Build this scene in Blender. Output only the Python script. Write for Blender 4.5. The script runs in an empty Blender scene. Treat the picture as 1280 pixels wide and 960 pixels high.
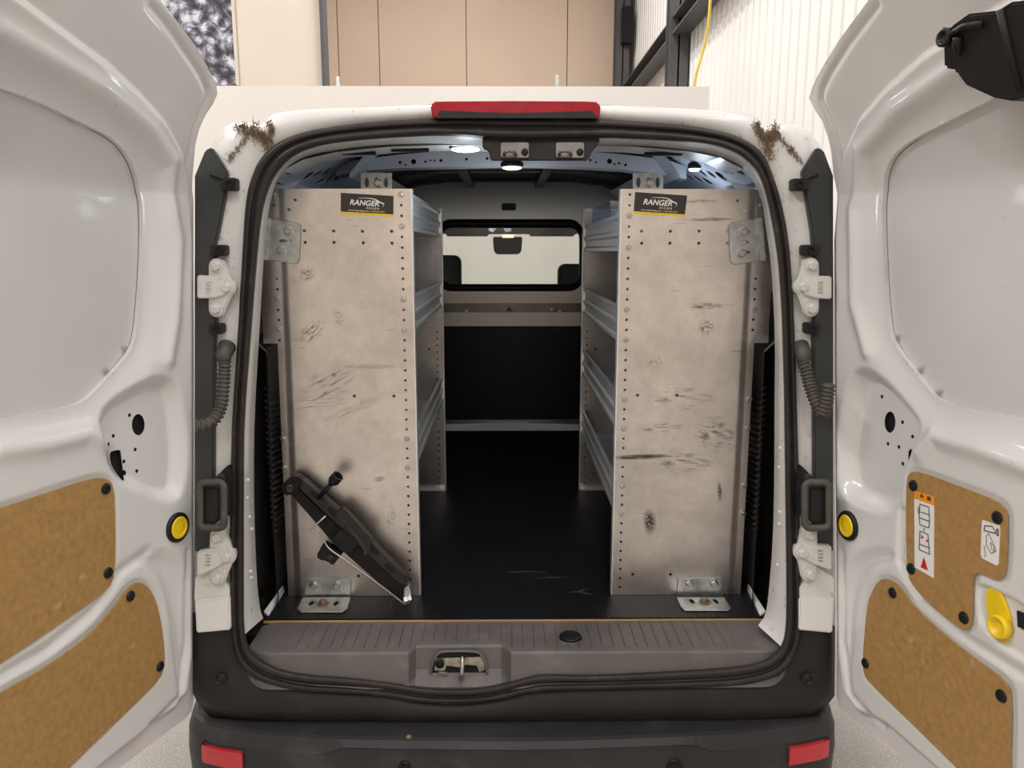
import bpy, bmesh, math, random
import numpy as np
from mathutils import Vector, Matrix
from mathutils.geometry import delaunay_2d_cdt
random.seed(7)
SC = bpy.context.scene
COL = SC.collection
# ------------------------------------------------------------------ camera
CZ = 1.607                      # lens height above the hall floor
F = 960.0                       # focal length in pixels of a 1280 px wide frame
_y = Vector(((631 - 640) / F, (480 - 312) / F, 1.0)).normalized()   # the van's long axis seen by the camera
_z = Vector((0, _y[2], -_y[1])).normalized()
_x = Vector((_y[1] * _z[2] - _y[2] * _z[1], _y[2] * _z[0] - _y[0] * _z[2], _y[0] * _z[1] - _y[1] * _z[0]))
if _x[0] < 0: _x = -_x
RM = Matrix((_x, _y, _z))       # camera (right, up, forward) -> world
cd = bpy.data.cameras.new('camera'); cam = bpy.data.objects.new('camera', cd); COL.objects.link(cam)
cd.sensor_width = 36; cd.lens = F / 1280 * 36; cd.clip_start = 0.05; cd.clip_end = 200
rt, up_, fw = (RM @ Vector(v) for v in ((1, 0, 0), (0, 1, 0), (0, 0, 1)))
cam.matrix_world = Matrix(((rt[0], up_[0], -fw[0], 0), (rt[1], up_[1], -fw[1], 0), (rt[2], up_[2], -fw[2], CZ), (0, 0, 0, 1)))
SC.camera = cam
# ------------------------------------------------------------------ world, lamps, exposure
w = bpy.data.worlds.new('world'); SC.world = w; w.use_nodes = True
w.node_tree.nodes['Background'].inputs[0].default_value = (0.9, 0.93, 1.0, 1)
w.node_tree.nodes['Background'].inputs[1].default_value = 0.15
SC.view_settings.view_transform = 'Standard'; SC.view_settings.look = 'None'
SC.view_settings.exposure = -0.95; SC.view_settings.gamma = 1.0; SC.view_settings.use_curve_mapping = False
SC.cycles.max_bounces = 8; SC.cycles.diffuse_bounces = 4; SC.cycles.glossy_bounces = 4; SC.cycles.transparent_max_bounces = 12
def area(name, loc, sx, sy, power, col=(1, 0.982, 0.962), rot=(0, 0, 0)):
    l = bpy.data.lights.new(name, 'AREA'); l.shape = 'RECTANGLE'; l.size = sx; l.size_y = sy; l.energy = power; l.color = col
    o = bpy.data.objects.new(name, l); COL.objects.link(o); o.location = loc; o.rotation_euler = rot
    return o
LAMPS = [(-4.6, -4.5, 430), (-4.6, 0.4, 470), (-4.6, 6.5, 280), (0.0, -4.5, 300), (0.2, 1.2, 150), (2.6, -4.5, 200), (2.5, 1.0, 140), (0.0, 7.4, 260), (0.0, 12.0, 700), (1.2, 11.0, 160), (-1.5, 16.0, 900), (-5.0, 10.0, 500)]
for x, y, p in LAMPS:           # the hall's ceiling tubes
    area('ceiling_tube', (x, y, 6.6 if y < 8 else 10.0), 0.35, 3.2, p)

# ------------------------------------------------------------------ measuring helpers
def ray(px, py): return RM @ Vector(((px - 640) / F, (480 - py) / F, 1.0))
def at(px, py, Y):
    r = ray(px, py); t = Y / r[1]; return Vector((r[0] * t, Y, r[2] * t + CZ))
def atz(px, py, z):
    r = ray(px, py); t = (z - CZ) / r[2]; return Vector((r[0] * t, r[1] * t, z))
def onp(px, py, A, B):          # leaning plane Y = A + B * (z - CZ)
    r = ray(px, py); t = A / (r[1] - B * r[2]); return Vector((r[0] * t, r[1] * t, r[2] * t + CZ))
XC = 0.031                      # the van's centre line
ZF = CZ - 1.007                 # cargo floor
YF = 2.127                      # front faces of the shelving
YR = 3.155                      # rear ends of the shelving
YB = 4.25                       # bulkhead
RA, RB = 1.959, 0.137           # leaning plane of the rear opening

# ------------------------------------------------------------------ materials
MATS = {}
def mat(name, col, rough=0.5, metal=0.0, var=0.06, vscale=6.0, bump=0.0, bscale=80.0, coat=0.0, spec=0.5, stretch=(1, 1, 1), dirt=None):
    if name in MATS: return MATS[name]
    m = bpy.data.materials.new(name); m.use_nodes = True; MATS[name] = m
    nt = m.node_tree; N = nt.nodes; L = nt.links; b = N['Principled BSDF']
    b.inputs['Roughness'].default_value = rough; b.inputs['Metallic'].default_value = metal
    b.inputs['Coat Weight'].default_value = coat; b.inputs['Coat Roughness'].default_value = 0.06; b.inputs['Specular IOR Level'].default_value = spec
    tc = N.new('ShaderNodeTexCoord'); mp = N.new('ShaderNodeMapping'); mp.inputs['Scale'].default_value = stretch
    L.new(tc.outputs['Object'], mp.inputs[0])
    nz = N.new('ShaderNodeTexNoise'); nz.inputs['Scale'].default_value = vscale; nz.inputs['Detail'].default_value = 5
    L.new(mp.outputs[0], nz.inputs['Vector'])
    rp = N.new('ShaderNodeValToRGB'); rp.color_ramp.elements[0].position = 0.3; rp.color_ramp.elements[1].position = 0.7
    rp.color_ramp.elements[0].color = tuple(c * (1 - var) for c in col) + (1,)
    rp.color_ramp.elements[1].color = tuple(min(1, c * (1 + var)) for c in col) + (1,)
    L.new(nz.outputs[0], rp.inputs[0]); out = rp.outputs[0]
    if dirt:                     # (colour, scale, threshold, softness, amount)
        dc, ds, th, so, am = dirt
        n2 = N.new('ShaderNodeTexNoise'); n2.inputs['Scale'].default_value = ds; n2.inputs['Detail'].default_value = 8
        L.new(mp.outputs[0], n2.inputs['Vector'])
        mr = N.new('ShaderNodeMapRange'); mr.inputs[1].default_value = th; mr.inputs[2].default_value = th + so; mr.inputs[4].default_value = am
        L.new(n2.outputs[0], mr.inputs[0])
        mx = N.new('ShaderNodeMix'); mx.data_type = 'RGBA'; L.new(mr.outputs[0], mx.inputs[0]); L.new(out, mx.inputs[6]); mx.inputs[7].default_value = tuple(dc) + (1,)
        out = mx.outputs[2]
    L.new(out, b.inputs['Base Color'])
    if bump:
        nb = N.new('ShaderNodeTexNoise'); nb.inputs['Scale'].default_value = bscale; nb.inputs['Detail'].default_value = 3
        L.new(mp.outputs[0], nb.inputs['Vector'])
        bp = N.new('ShaderNodeBump'); bp.inputs['Strength'].default_value = bump; bp.inputs['Distance'].default_value = 0.002
        L.new(nb.outputs[0], bp.inputs['Height']); L.new(bp.outputs[0], b.inputs['Normal'])
    return m
def emit(name, col, s):
    m = bpy.data.materials.new(name); m.use_nodes = True; nt = m.node_tree; b = nt.nodes['Principled BSDF']
    b.inputs['Base Color'].default_value = (0.8, 0.8, 0.8, 1); b.inputs['Emission Color'].default_value = tuple(col) + (1,); b.inputs['Emission Strength'].default_value = s
    MATS[name] = m; return m
def glass(name, tint, gloss=0.06, rough=0.03):
    m = bpy.data.materials.new(name); m.use_nodes = True; nt = m.node_tree; N = nt.nodes; L = nt.links; N.remove(N['Principled BSDF'])
    t = N.new('ShaderNodeBsdfTransparent'); t.inputs[0].default_value = tuple(tint) + (1,)
    g = N.new('ShaderNodeBsdfGlossy'); g.inputs['Roughness'].default_value = rough
    nz = N.new('ShaderNodeTexNoise'); nz.inputs['Scale'].default_value = 30
    ma = N.new('ShaderNodeMath'); ma.operation = 'MULTIPLY'; ma.inputs[1].default_value = gloss * 2; L.new(nz.outputs[0], ma.inputs[0])
    x = N.new('ShaderNodeMixShader'); L.new(ma.outputs[0], x.inputs[0]); L.new(t.outputs[0], x.inputs[1]); L.new(g.outputs[0], x.inputs[2])
    L.new(x.outputs[0], N['Material Output'].inputs[0]); MATS[name] = m; return m
PAINT = mat('white_paint', (0.71, 0.70, 0.69), 0.24, 0, 0.02, 3, coat=0.6, dirt=((0.35, 0.31, 0.27), 60, 0.70, 0.06, 0.5))
PAINTD = mat('white_paint_dusty', (0.66, 0.65, 0.635), 0.34, 0, 0.05, 9, coat=0.35, dirt=((0.33, 0.27, 0.2), 45, 0.62, 0.1, 0.55))
INPAINT = mat('interior_primer', (0.52, 0.55, 0.62), 0.38, 0, 0.05, 8)
SKIN = mat('outer_skin_paint', (0.60, 0.59, 0.58), 0.40, 0, 0.03, 2.5, coat=0.2, dirt=((0.3, 0.28, 0.26), 50, 0.72, 0.05, 0.5))
PLGREY = mat('grey_plastic', (0.112, 0.100, 0.096), 0.52, 0, 0.08, 12, bump=0.25, bscale=500, dirt=((0.24, 0.215, 0.19), 14, 0.56, 0.2, 0.4))
PLBLK = mat('black_plastic', (0.022, 0.020, 0.020), 0.45, 0, 0.15, 10, bump=0.25, bscale=400, dirt=((0.065, 0.06, 0.056), 9, 0.6, 0.2, 0.35), spec=0.22)
BUMP = mat('bumper_plastic', (0.032, 0.031, 0.033), 0.42, 0, 0.15, 8, bump=0.3, bscale=500, dirt=((0.12, 0.12, 0.12), 7, 0.58, 0.2, 0.4), spec=0.22)
BLK = mat('black_satin', (0.014, 0.014, 0.015), 0.35, 0, 0.2, 20, spec=0.22)
HOLE = mat('dark_void', (0.004, 0.004, 0.004), 0.9, 0, 0.1, 10)
RUB = mat('seal_rubber', (0.030, 0.026, 0.024), 0.42, 0, 0.2, 9, bump=0.1, bscale=200, dirt=((0.1, 0.085, 0.07), 22, 0.62, 0.12, 0.45), spec=0.22)
BOOT = mat('boot_rubber', (0.066, 0.056, 0.047), 0.6, 0, 0.2, 40)
STEEL = mat('zinc_steel', (0.52, 0.53, 0.53), 0.36, 1.0, 0.2, 45, bump=0.1, bscale=300)
STEELD = mat('dark_steel', (0.05, 0.048, 0.045), 0.4, 0.6, 0.3, 30)
BOLT = mat('bolt_steel', (0.50, 0.49, 0.475), 0.32, 1.0, 0.1, 60)
TRIMG = mat('trim_plastic', (0.12, 0.107, 0.10), 0.5, 0, 0.12, 14, bump=0.2, bscale=400)
LAMPG = mat('lamp_trim_plastic', (0.034, 0.036, 0.036), 0.4, 0, 0.12, 10, spec=0.4)
DULL = mat('dull_zinc', (0.20, 0.185, 0.17), 0.42, 0.6, 0.15, 40)
HINGE = mat('painted_hinge', (0.60, 0.585, 0.56), 0.35, 0, 0.05, 20, coat=0.4, dirt=((0.3, 0.26, 0.2), 60, 0.62, 0.1, 0.5))
BOARD = mat('hardboard', (0.375, 0.215, 0.072), 0.55, 0, 0.14, 70, bump=0.15, bscale=300, dirt=((0.55, 0.40, 0.22), 16, 0.67, 0.05, 0.55))
YEL = mat('yellow_plastic', (0.86, 0.60, 0.012), 0.35, 0, 0.05, 20)
RED = mat('red_lens', (0.32, 0.005, 0.018), 0.10, 0, 0.2, 30, coat=1.0)
REDR = mat('red_reflector', (0.52, 0.02, 0.03), 0.25, 0, 0.25, 300, coat=0.6)
WOOD = mat('plywood_edge', (0.50, 0.31, 0.13), 0.6, 0, 0.25, 20, stretch=(1, 1, 30))
DEBRIS = mat('dry_needles', (0.17, 0.11, 0.055), 0.8, 0, 0.4, 60)
SHELFM = mat('shelf_aluminium', (0.84, 0.86, 0.88), 0.42, 0.7, 0.1, 20, stretch=(1, 0.05, 1), bump=0.05)
BRUSH = mat('brushed_aluminium', (0.56, 0.54, 0.50), 0.34, 1.0, 0.06, 9, stretch=(0.4, 1, 30))
def brushed():
    nt = BRUSH.node_tree; b = nt.nodes['Principled BSDF']; t = nt.nodes.new('ShaderNodeTangent'); t.direction_type = 'RADIAL'; t.axis = 'Z'
    b.inputs['Anisotropic'].default_value = 0.85; b.inputs['Anisotropic Rotation'].default_value = 0.0; nt.links.new(t.outputs[0], b.inputs['Tangent'])
brushed()
MATBLK = mat('rubber_mat', (0.007, 0.007, 0.010), 0.36, 0, 0.2, 8, dirt=((0.06, 0.05, 0.04), 18, 0.68, 0.08, 0.5), spec=0.22)
BKLOW = mat('composite_panel', (0.022, 0.026, 0.036), 0.36, 0, 0.25, 4, stretch=(0.6, 1, 14), spec=0.22)
DARKFAB = mat('dark_fabric', (0.03, 0.032, 0.036), 0.9, 0, 0.3, 90)
GREYTR = mat('cab_trim', (0.16, 0.16, 0.155), 0.7, 0, 0.1, 20)
HEADLINER = mat('roof_lining', (0.055, 0.053, 0.05), 0.6, 0, 0.12, 5, spec=0.22)
WHITEP = mat('label_white', (0.80, 0.79, 0.77), 0.45, 0, 0.02, 20)
ORANGE = mat('label_orange', (0.85, 0.30, 0.015), 0.45, 0, 0.04, 20)
REDP = mat('label_red', (0.55, 0.02, 0.02), 0.45, 0, 0.04, 20)
INK = mat('label_ink', (0.05, 0.05, 0.05), 0.5, 0, 0.1, 20)
STBLK = mat('sticker_black', (0.022, 0.020, 0.019), 0.3, 0, 0.2, 20)
STWH = mat('sticker_white', (0.82, 0.81, 0.78), 0.4, 0, 0.02, 20)
STYE = mat('sticker_yellow', (0.85, 0.58, 0.02), 0.4, 0, 0.05, 20)
LED = emit('led_lens', (0.86, 0.94, 1.0), 6.0)
MAPL = emit('map_lamp', (1.0, 0.72, 0.4), 4.0)
WINGL = glass('window_glass', (0.92, 0.93, 0.92), 0.02)
ACRYL = glass('clear_plastic', (0.74, 0.80, 0.86), 0.16, 0.12)
CONC = mat('hall_concrete', (0.30, 0.28, 0.255), 0.6, 0, 0.12, 3, bump=0.2, bscale=120, dirt=((0.52, 0.50, 0.47), 160, 0.56, 0.06, 0.7))
WBEIGE = mat('beige_wall', (0.66, 0.51, 0.40), 0.8, 0, 0.03, 0.6)
WCREAM = mat('cream_wall', (0.74, 0.66, 0.58), 0.8, 0, 0.03, 0.6)
WWHITE = mat('partition_white', (0.80, 0.77, 0.73), 0.7, 0, 0.02, 0.8)
WCORR = mat('corrugated_white', (0.80, 0.79, 0.77), 0.45, 0, 0.03, 0.5)
WCEIL = mat('hall_ceiling', (0.72, 0.70, 0.67), 0.8, 0, 0.03, 0.5)
COLM = mat('steel_grey_paint', (0.085, 0.085, 0.09), 0.5, 0, 0.1, 2)
CABLE = mat('yellow_cable', (0.75, 0.58, 0.10), 0.5, 0, 0.05, 20)

def alu_panel(name, scuffs, seed):
    m = mat(name, (0.69, 0.645, 0.61), 0.30, 1.0, 0.13, 5.0, bump=0.03, bscale=60)
    nt = m.node_tree; N = nt.nodes; L = nt.links; b = N['Principled BSDF']
    src = b.inputs['Base Color'].links[0].from_socket
    g = N.new('ShaderNodeNewGeometry')
    total = None
    def vm(op, a, bb):
        n = N.new('ShaderNodeMath'); n.operation = op
        for i, v in enumerate((a, bb)):
            if isinstance(v, (int, float)): n.inputs[i].default_value = v
            elif v is not None: L.new(v, n.inputs[i])
        return n.outputs[0]
    # fine horizontal rubbing marks all over
    mp = N.new('ShaderNodeMapping'); mp.inputs['Scale'].default_value = (5, 5, 70); mp.inputs['Location'].default_value = (seed, seed, seed); L.new(g.outputs['Position'], mp.inputs[0])
    nz = N.new('ShaderNodeTexNoise'); nz.inputs['Scale'].default_value = 2.2; nz.inputs['Detail'].default_value = 6; L.new(mp.outputs[0], nz.inputs['Vector'])
    mr = N.new('ShaderNodeMapRange'); mr.inputs[1].default_value = 0.68; mr.inputs[2].default_value = 0.74; mr.inputs[4].default_value = 0.45; L.new(nz.outputs[0], mr.inputs[0])
    total = mr.outputs[0]
    for (c, rx, rz, ang, st, thr) in scuffs:     # rubbed dark marks, each with its own place and direction
        q = N.new('ShaderNodeMapping'); q.vector_type = 'TEXTURE'; q.inputs['Location'].default_value = c; q.inputs['Rotation'].default_value = (0, math.radians(-ang), 0); q.inputs['Scale'].default_value = (rx, 1, rz)
        L.new(g.outputs['Position'], q.inputs[0])
        ln = N.new('ShaderNodeVectorMath'); ln.operation = 'LENGTH'; L.new(q.outputs[0], ln.inputs[0])
        fal = N.new('ShaderNodeMapRange'); fal.inputs[1].default_value = 1.0; fal.inputs[2].default_value = 0.35; L.new(ln.outputs['Value'], fal.inputs[0])
        q2 = N.new('ShaderNodeMapping'); q2.inputs['Scale'].default_value = (1.1, 1, 2.6); q2.inputs['Location'].default_value = (seed, 0, st); L.new(q.outputs[0], q2.inputs[0])
        n2 = N.new('ShaderNodeTexNoise'); n2.inputs['Scale'].default_value = 2.0; n2.inputs['Detail'].default_value = 7; n2.inputs['Roughness'].default_value = 0.7; L.new(q2.outputs[0], n2.inputs['Vector'])
        m2 = N.new('ShaderNodeMapRange'); m2.inputs[1].default_value = thr; m2.inputs[2].default_value = thr + 0.13; m2.inputs[4].default_value = st; L.new(n2.outputs[0], m2.inputs[0])
        total = vm('ADD', total, vm('MULTIPLY', fal.outputs[0], m2.outputs[0]))
    fs = N.new('ShaderNodeTexNoise'); fs.inputs['Scale'].default_value = 26; fs.inputs['Detail'].default_value = 10; fs.inputs['Roughness'].default_value = 0.7; L.new(g.outputs['Position'], fs.inputs['Vector'])
    fm = N.new('ShaderNodeMapRange'); fm.inputs[1].default_value = 0.3; fm.inputs[2].default_value = 0.7; fm.inputs[3].default_value = 0.87; fm.inputs[4].default_value = 1.07; L.new(fs.outputs[0], fm.inputs[0])
    fx = N.new('ShaderNodeVectorMath'); fx.operation = 'SCALE'; L.new(src, fx.inputs[0]); L.new(fm.outputs[0], fx.inputs['Scale']); src = fx.outputs[0]
    rn = N.new('ShaderNodeTexNoise'); rn.inputs['Scale'].default_value = 4.5; rn.inputs['Detail'].default_value = 6; L.new(g.outputs['Position'], rn.inputs['Vector'])
    rm = N.new('ShaderNodeMapRange'); rm.inputs[1].default_value = 0.2; rm.inputs[2].default_value = 0.8; rm.inputs[3].default_value = 0.24; rm.inputs[4].default_value = 0.42; L.new(rn.outputs[0], rm.inputs[0]); L.new(rm.outputs[0], b.inputs['Roughness'])
    cl = N.new('ShaderNodeClamp'); L.new(total, cl.inputs[0])
    mx = N.new('ShaderNodeMix'); mx.data_type = 'RGBA'; L.new(cl.outputs[0], mx.inputs[0]); L.new(src, mx.inputs[6]); mx.inputs[7].default_value = (0.09, 0.085, 0.08, 1)
    L.new(mx.outputs[2], b.inputs['Base Color'])
    return m

# ------------------------------------------------------------------ mesh helpers
def put(o, parent=None):
    COL.objects.link(o)
    if parent is not None:
        o.parent = parent; o.matrix_parent_inverse = Matrix.Translation(parent.matrix_basis.translation).inverted() if parent.parent is None else Matrix.Identity(4)
    return o
def thing(name, loc, label, cat, group=None):
    o = bpy.data.objects.new(name, None); o.location = loc; COL.objects.link(o); o.empty_display_size = 0.1
    o['label'] = label; o['category'] = cat
    if group: o['group'] = group
    return o
def tag(o, label, cat=None, group=None, kind=None):
    o['label'] = label
    if cat: o['category'] = cat
    if group: o['group'] = group
    if kind: o['kind'] = kind
    return o
def mesh(name, V, Fs, m, parent=None, smooth=False, midx=None, fix=True):
    me = bpy.data.meshes.new(name); me.from_pydata([tuple(v) for v in V], [], [tuple(int(i) for i in f) for f in Fs])
    for x in (m if isinstance(m, (list, tuple)) else [m]): me.materials.append(x)
    if midx is not None:
        for p, i in zip(me.polygons, midx): p.material_index = i
    if fix:
        bm = bmesh.new(); bm.from_mesh(me); bmesh.ops.recalc_face_normals(bm, faces=bm.faces); bm.to_mesh(me); bm.free()
    if smooth: me.polygons.foreach_set('use_smooth', [True] * len(me.polygons))
    return put(bpy.data.objects.new(name, me), parent)
def inst(name, me, loc, rot, parent, m=None):
    o = bpy.data.objects.new(name, me); 
    M = Matrix.Translation(loc) @ rot.to_4x4()
    put(o, parent); o.matrix_basis = M
    return o
class MB:
    def __init__(s): s.V = []; s.F = []; s.I = []
    def add(s, V, Fs, i=0):
        o = len(s.V); s.V += [Vector(v) for v in V]; s.F += [tuple(o + k for k in f) for f in Fs]; s.I += [i] * len(Fs); return s
    def box(s, a, b, i=0):
        (x0, y0, z0), (x1, y1, z1) = a, b
        return s.add([(x0, y0, z0), (x1, y0, z0), (x1, y1, z0), (x0, y1, z0), (x0, y0, z1), (x1, y0, z1), (x1, y1, z1), (x0, y1, z1)],
                     [(0, 3, 2, 1), (4, 5, 6, 7), (0, 1, 5, 4), (1, 2, 6, 5), (2, 3, 7, 6), (3, 0, 4, 7)], i)
    def prism(s, P, off, i=0):       # polygon P (3D points) extruded by the vector off
        n = len(P); P = [Vector(p) for p in P]; off = Vector(off)
        return s.add(P + [p + off for p in P], [tuple(range(n))[::-1], tuple(range(n, 2 * n))] + [(k, (k + 1) % n, n + (k + 1) % n, n + k) for k in range(n)], i)
    def tube(s, P, r, seg=10, i=0, cap=True):
        P = [Vector(p) for p in P]; n = len(P); rr = r if isinstance(r, (list, tuple)) else [r] * n
        V = []; prev = None
        for k, p in enumerate(P):
            t = (P[min(k + 1, n - 1)] - P[max(k - 1, 0)]).normalized()
            if prev is None:
                a = Vector((0, 0, 1)) if abs(t[2]) < 0.9 else Vector((1, 0, 0)); u = t.cross(a).normalized()
            else: u = (prev - t * prev.dot(t)).normalized()
            prev = u; v = t.cross(u)
            V += [p + (u * math.cos(2 * math.pi * j / seg) + v * math.sin(2 * math.pi * j / seg)) * rr[k] for j in range(seg)]
        Fs = [(k * seg + j, k * seg + (j + 1) % seg, (k + 1) * seg + (j + 1) % seg, (k + 1) * seg + j) for k in range(n - 1) for j in range(seg)]
        if cap: Fs += [tuple(range(seg))[::-1], tuple(range((n - 1) * seg, n * seg))]
        return s.add(V, Fs, i)
    def lathe(s, c, ax, prof, seg=16, i=0, su=1.0, sv=1.0, u=None):   # prof = (radius, height) pairs along ax
        ax = Vector(ax).normalized(); c = Vector(c)
        if u is None: u = ax.cross(Vector((0, 0, 1)) if abs(ax[2]) < 0.9 else Vector((1, 0, 0))).normalized()
        v = ax.cross(u); V = []
        for r, h in prof:
            V += [c + ax * h + (u * math.cos(2 * math.pi * j / seg) * su + v * math.sin(2 * math.pi * j / seg) * sv) * r for j in range(seg)]
        n = len(prof)
        Fs = [(k * seg + j, k * seg + (j + 1) % seg, (k + 1) * seg + (j + 1) % seg, (k + 1) * seg + j) for k in range(n - 1) for j in range(seg)]
        Fs += [tuple(range(seg))[::-1], tuple(range((n - 1) * seg, n * seg))]
        return s.add(V, Fs, i)
    def build(s, name, m, parent=None, smooth=False): return mesh(name, s.V, s.F, m, parent, smooth, s.I if isinstance(m, (list, tuple)) else None)
def bevel(o, wd, seg=2, ang=30):
    bm = bmesh.new(); bm.from_mesh(o.data)
    e = [x for x in bm.edges if len(x.link_faces) == 2 and x.calc_face_angle(0) > math.radians(ang)]
    bmesh.ops.bevel(bm, geom=e, offset=wd, segments=seg, affect='EDGES', clamp_overlap=True); bm.to_mesh(o.data); bm.free(); return o
def loft(loops, closed=True, caps=False):
    n = len(loops[0]); V = [Vector(p) for l in loops for p in l]; Fs = []
    for k in range(len(loops) - 1):
        for j in range(n if closed else n - 1):
            Fs.append((k * n + j, k * n + (j + 1) % n, (k + 1) * n + (j + 1) % n, (k + 1) * n + j))
    if caps: Fs += [tuple(range(n))[::-1], tuple(range((len(loops) - 1) * n, len(loops) * n))]
    return V, Fs
def smoothpoly(P, it=2, closed=True):
    P = [Vector(p) for p in P]
    for _ in range(it):
        Q = []
        n = len(P)
        for k in range(n if closed else n - 1):
            a, b = P[k], P[(k + 1) % n]; Q += [a * 0.75 + b * 0.25, a * 0.25 + b * 0.75]
        if not closed: Q = [P[0]] + Q + [P[-1]]
        P = Q
    return P
def roundrect(x0, y0, x1, y1, r, n=5):
    P = []
    for cx, cy, a0 in ((x1 - r, y1 - r, 0), (x0 + r, y1 - r, 90), (x0 + r, y0 + r, 180), (x1 - r, y0 + r, 270)):
        for k in range(n + 1):
            a = math.radians(a0 + 90 * k / n); P.append((cx + r * math.cos(a), cy + r * math.sin(a)))
    return P
def circ(cx, cy, r, n=8, ry=None, rot=0.0):
    ry = r if ry is None else ry; c, s_ = math.cos(rot), math.sin(rot)
    return [(cx + c * r * math.cos(2 * math.pi * k / n) - s_ * ry * math.sin(2 * math.pi * k / n), cy + s_ * r * math.cos(2 * math.pi * k / n) + c * ry * math.sin(2 * math.pi * k / n)) for k in range(n)]
def plate(name, outline, holes, th, fr, m, parent=None, bev=0):
    """flat plate with real holes; outline and holes are 2D, fr maps (u, v, w) to the world, w = thickness"""
    pts, eds = [], []
    for lp in [outline] + list(holes):
        k0 = len(pts); n = len(lp); pts += [Vector((p[0] * 100, p[1] * 100)) for p in lp]; eds += [(k0 + k, k0 + (k + 1) % n) for k in range(n)]
    r = delaunay_2d_cdt(pts, eds, [], 0, 1e-6); vo, tri = r[0], [list(f) for f in r[2]]
    cx = np.array([sum(vo[k][0] for k in f) / len(f) / 100 for f in tri]); cy = np.array([sum(vo[k][1] for k in f) / len(f) / 100 for f in tri])
    ok = sdpoly(outline, cx, cy)[0] > 0
    for h in holes: ok &= ~(sdpoly(h, cx, cy)[0] > 0)
    bm = bmesh.new(); bv = [bm.verts.new((v[0] / 100, v[1] / 100, 0)) for v in vo]
    for f, o_ in zip(tri, ok):
        if o_: bm.faces.new([bv[k] for k in f])
    g = bmesh.ops.extrude_face_region(bm, geom=bm.faces[:])
    for v in g['geom']:
        if isinstance(v, bmesh.types.BMVert): v.co.z += th
    bmesh.ops.recalc_face_normals(bm, faces=bm.faces)
    for v in bm.verts: v.co = fr(v.co.x, v.co.y, v.co.z)
    bmesh.ops.recalc_face_normals(bm, faces=bm.faces)
    me = bpy.data.meshes.new(name); bm.to_mesh(me); bm.free(); me.materials.append(m)
    return put(bpy.data.objects.new(name, me), parent)
def sdpoly(P, X, Y):
    """signed distance (inside positive) and nearest boundary point"""
    P = np.array([(p[0], p[1]) for p in P], float); n = len(P)
    best = np.full(X.shape, 1e9); bx = np.zeros_like(X); by = np.zeros_like(X); ins = np.zeros(X.shape, bool)
    for k in range(n):
        ax, ay = P[k]; cx, cy = P[(k + 1) % n]; dx, dy = cx - ax, cy - ay; l2 = dx * dx + dy * dy + 1e-12
        t = np.clip(((X - ax) * dx + (Y - ay) * dy) / l2, 0, 1); qx = ax + t * dx; qy = ay + t * dy
        d = (X - qx) ** 2 + (Y - qy) ** 2; s_ = d < best
        best = np.where(s_, d, best); bx = np.where(s_, qx, bx); by = np.where(s_, qy, by)
        c = ((ay > Y) != (cy > Y)) & (X < dx * (Y - ay) / (dy if abs(dy) > 1e-12 else 1e-12) + ax); ins ^= c
    d = np.sqrt(best); return np.where(ins, d, -d), bx, by
def sdline(P, X, Y):
    best = np.full(X.shape, 1e9)
    for k in range(len(P) - 1):
        ax, ay = P[k][0], P[k][1]; dx, dy = P[k + 1][0] - ax, P[k + 1][1] - ay
        t = np.clip(((X - ax) * dx + (Y - ay) * dy) / (dx * dx + dy * dy + 1e-12), 0, 1)
        best = np.minimum(best, (X - ax - t * dx) ** 2 + (Y - ay - t * dy) ** 2)
    return np.sqrt(best)
def sst(a, b, x): t = np.clip((x - a) / (b - a), 0, 1); return t * t * (3 - 2 * t)
def sheet(outline, holes, h):
    """grid cut cleanly to an outline with openings: points (N,2) and faces"""
    P = np.array([(p[0], p[1]) for p in outline]); x0, y0 = P.min(0) - h; x1, y1 = P.max(0) + h
    nx = int((x1 - x0) / h) + 2; ny = int((y1 - y0) / h) + 2
    X, Y = np.meshgrid(x0 + h * np.arange(nx), y0 + h * np.arange(ny)); ok = np.ones(X.shape, bool)
    for lp, sg in [(outline, 1)] + [(q, -1) for q in holes]:
        sd, bx, by = sdpoly(lp, X, Y); near = np.abs(sd) < 0.5 * h
        X = np.where(near, bx, X); Y = np.where(near, by, Y); ok &= near | (sd * sg > 0)
    ok = ok.ravel(); Fs = []
    for j in range(ny - 1):
        for i in range(nx - 1):
            q = (j * nx + i, j * nx + i + 1, (j + 1) * nx + i + 1, (j + 1) * nx + i); g = [k for k in q if ok[k]]
            if len(g) >= 3: Fs.append(g)
    used = sorted({k for f in Fs for k in f}); re = {k: n for n, k in enumerate(used)}
    return np.stack([X.ravel()[used], Y.ravel()[used]], 1), [[re[k] for k in f] for f in Fs]
def dense(P, step, closed=True):
    Q = []; n = len(P)
    for k in range(n if closed else n - 1):
        a, b = Vector(P[k]), Vector(P[(k + 1) % n]); m = max(1, int((b - a).length / step))
        Q += [a.lerp(b, j / m) for j in range(m)]
    if not closed: Q.append(Vector(P[-1]))
    return Q
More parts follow.
